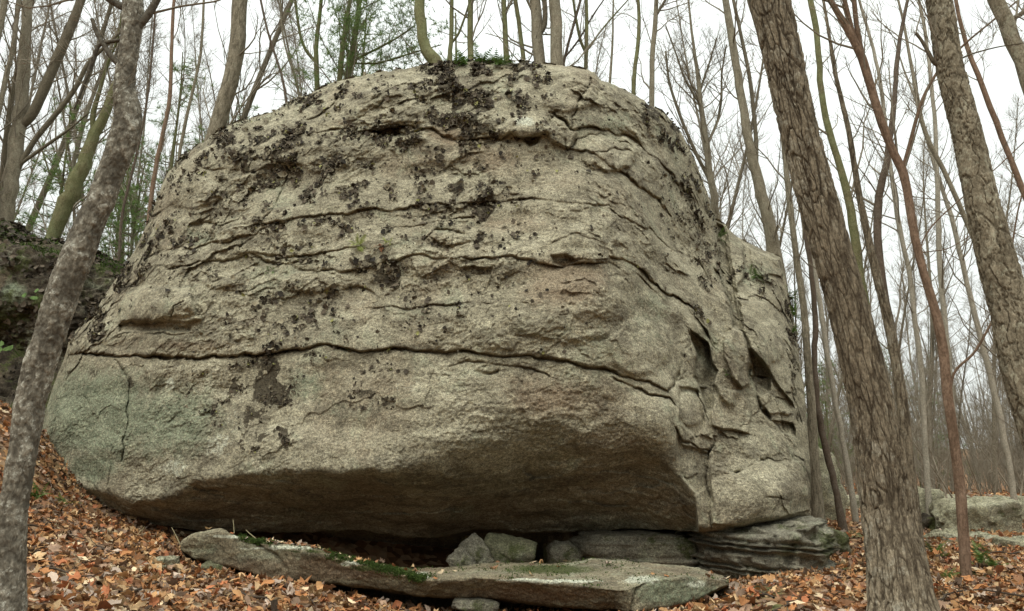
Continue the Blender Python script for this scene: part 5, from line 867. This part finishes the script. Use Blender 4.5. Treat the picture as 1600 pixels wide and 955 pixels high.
# leaves caught on the slab, the dark boulder edge and at the boulder's left shoulder
ps = Vs.reshape(-1, 3); x_, y_ = P(ps); wt = ((Ns[..., 2].ravel() > 0.4)*np.interp(x_, [284, 400, 430, 520, 640, 900, 1140], [0, .2, 2, 1, .3, .3, .1])); k = 90; i = RNG.choice(len(ps), k, p=wt/wt.sum())
V, T, C = scatter(LEAVES, ps[i]+np.array([0, 0, .015]), np.tile([0, 0, 1.], (k, 1))+RNG.normal(0, .35, (k, 3)), RNG.uniform(0.04, 0.09, k), RNG.uniform(0, 6.28, k), PAL[RNG.choice(9, k)]*RNG.uniform(.7, 1.2, (k, 1)), RNG.uniform(-.5, 1.2, k))
obj('slab_leaf_litter', mesh_np('slab_leaves', V, T, smooth=False, attrs={'tint': C}), M['leaf'], kind='stuff', label='few fallen leaves lying on top of the rock slab', cat='leaf litter')
# sticks and dry grass
def stick(label, pts, Y, name='stick'):
    p, rr = pxpath(pts, Y); root_z = p[0]; o = empty(name, root_z, label, 'stick'); q, r2 = smooth_path(p, rr, 14); V, Q = tubes([(q, r2*(1+.15*noise(q*9)), 7)]); obj('stem', mesh_np('stem', off(V, o), quads=Q), M['bark_dark'], o)
stick('fallen dark stick on the leaves at the right picture edge', [(1548, 884, 6), (1575, 893, 8), (1612, 906, 9)], 8.2)
rs = np.random.default_rng(31)
for x, y, L, lb in [(150, 860, .5, 'thin fallen twig on the leaf slope right of the birch'), (230, 925, .7, 'long thin fallen twig in the leaves at lower left'), (110, 905, .35, 'short twig in the leaves close to the birch foot'), (370, 935, .5, 'fallen twig in the leaves left of the short stump'), (1235, 948, .5, 'thin twig on the ground at the bottom edge left of the furrowed trunk'), (1300, 905, .6, 'fallen twig on the leaves between layered block and furrowed trunk'),
                    (1195, 935, .4, 'short twig on the ground below the layered block'), (1490, 935, .5, 'fallen twig in the leaves left of the reddish stem foot'), (1570, 935, .8, 'long fallen twig at the lower right corner'), (1545, 870, .7, 'fallen twig in front of the pale background boulder'), (1330, 860, .7, 'fallen twig on leaves left of the furrowed trunk, farther back'), (60, 830, .4, 'little twig on the slope beside the birch')]:
    Yq = 4.0
    for Yq in np.arange(4.0, 14, 0.05):
        q_ = W(x, y, Yq)
        if q_[2] < ground_z(q_[0], q_[1])[0]+0.03: break
    a_ = rs.uniform(0, 3.14); pp = []
    for t_ in np.linspace(-.5, .5, 7): xx = q_[0]+t_*L*math.cos(a_)+rs.normal(0, .012); yy = q_[1]+t_*L*math.sin(a_)+rs.normal(0, .012); pp.append((xx, yy, ground_z(xx, yy)[0]+0.045+0.03*rs.random()))
    pp = np.array(pp); o = empty('twig', pp[3], lb, 'twig'); tw = [(pp, np.linspace(.010, .004, 7), 5)]; grow(rs, pp, np.linspace(.010, .004, 7), .2, .9, 3, .6, 0, tw, Lmax=.3); V, Q = tubes(tw); obj('stem', mesh_np('stem', off(V, o), quads=Q), M['bark_dark'], o)
stick('short mossy stump standing in the leaves below the slab', [(430, 965, 13), (429, 950, 12), (428, 938, 12)], 5.3, 'stump')
stick('thin twig on the leaves below the short stump, right of it', [(480, 930, 1.5), (492, 945, 2), (500, 958, 2)], 5.4)
for k, (pp, lb) in enumerate([([(213, 838, 1.2), (226, 823, .8)], 'short bent dry grass blade left of the cavity mouth'), ([(282, 852, 1.2), (274, 835, 1), (268, 824, .7)], 'dry grass blade leaning left at the slab tip'), ([(366, 833, 1.2), (365, 820, 1), (364, 812, .7)], 'upright dry grass blade above the slab left end'), ([(400, 842, 1.2), (388, 832, .9), (384, 828, .7)], 'little dry grass blade on the slab moss')]):
    p, rr = pxpath(pp, [7.7, 7.5, 7.5, 7.4][k]); o = obj('grass_blade', None, loc=tuple(p[0]), label=lb, cat='grass'); V, Q = tubes([(p, rr*1.6, 4)]); obj('blade', mesh_np('blade', off(V, o), quads=Q), M['grass'], o)
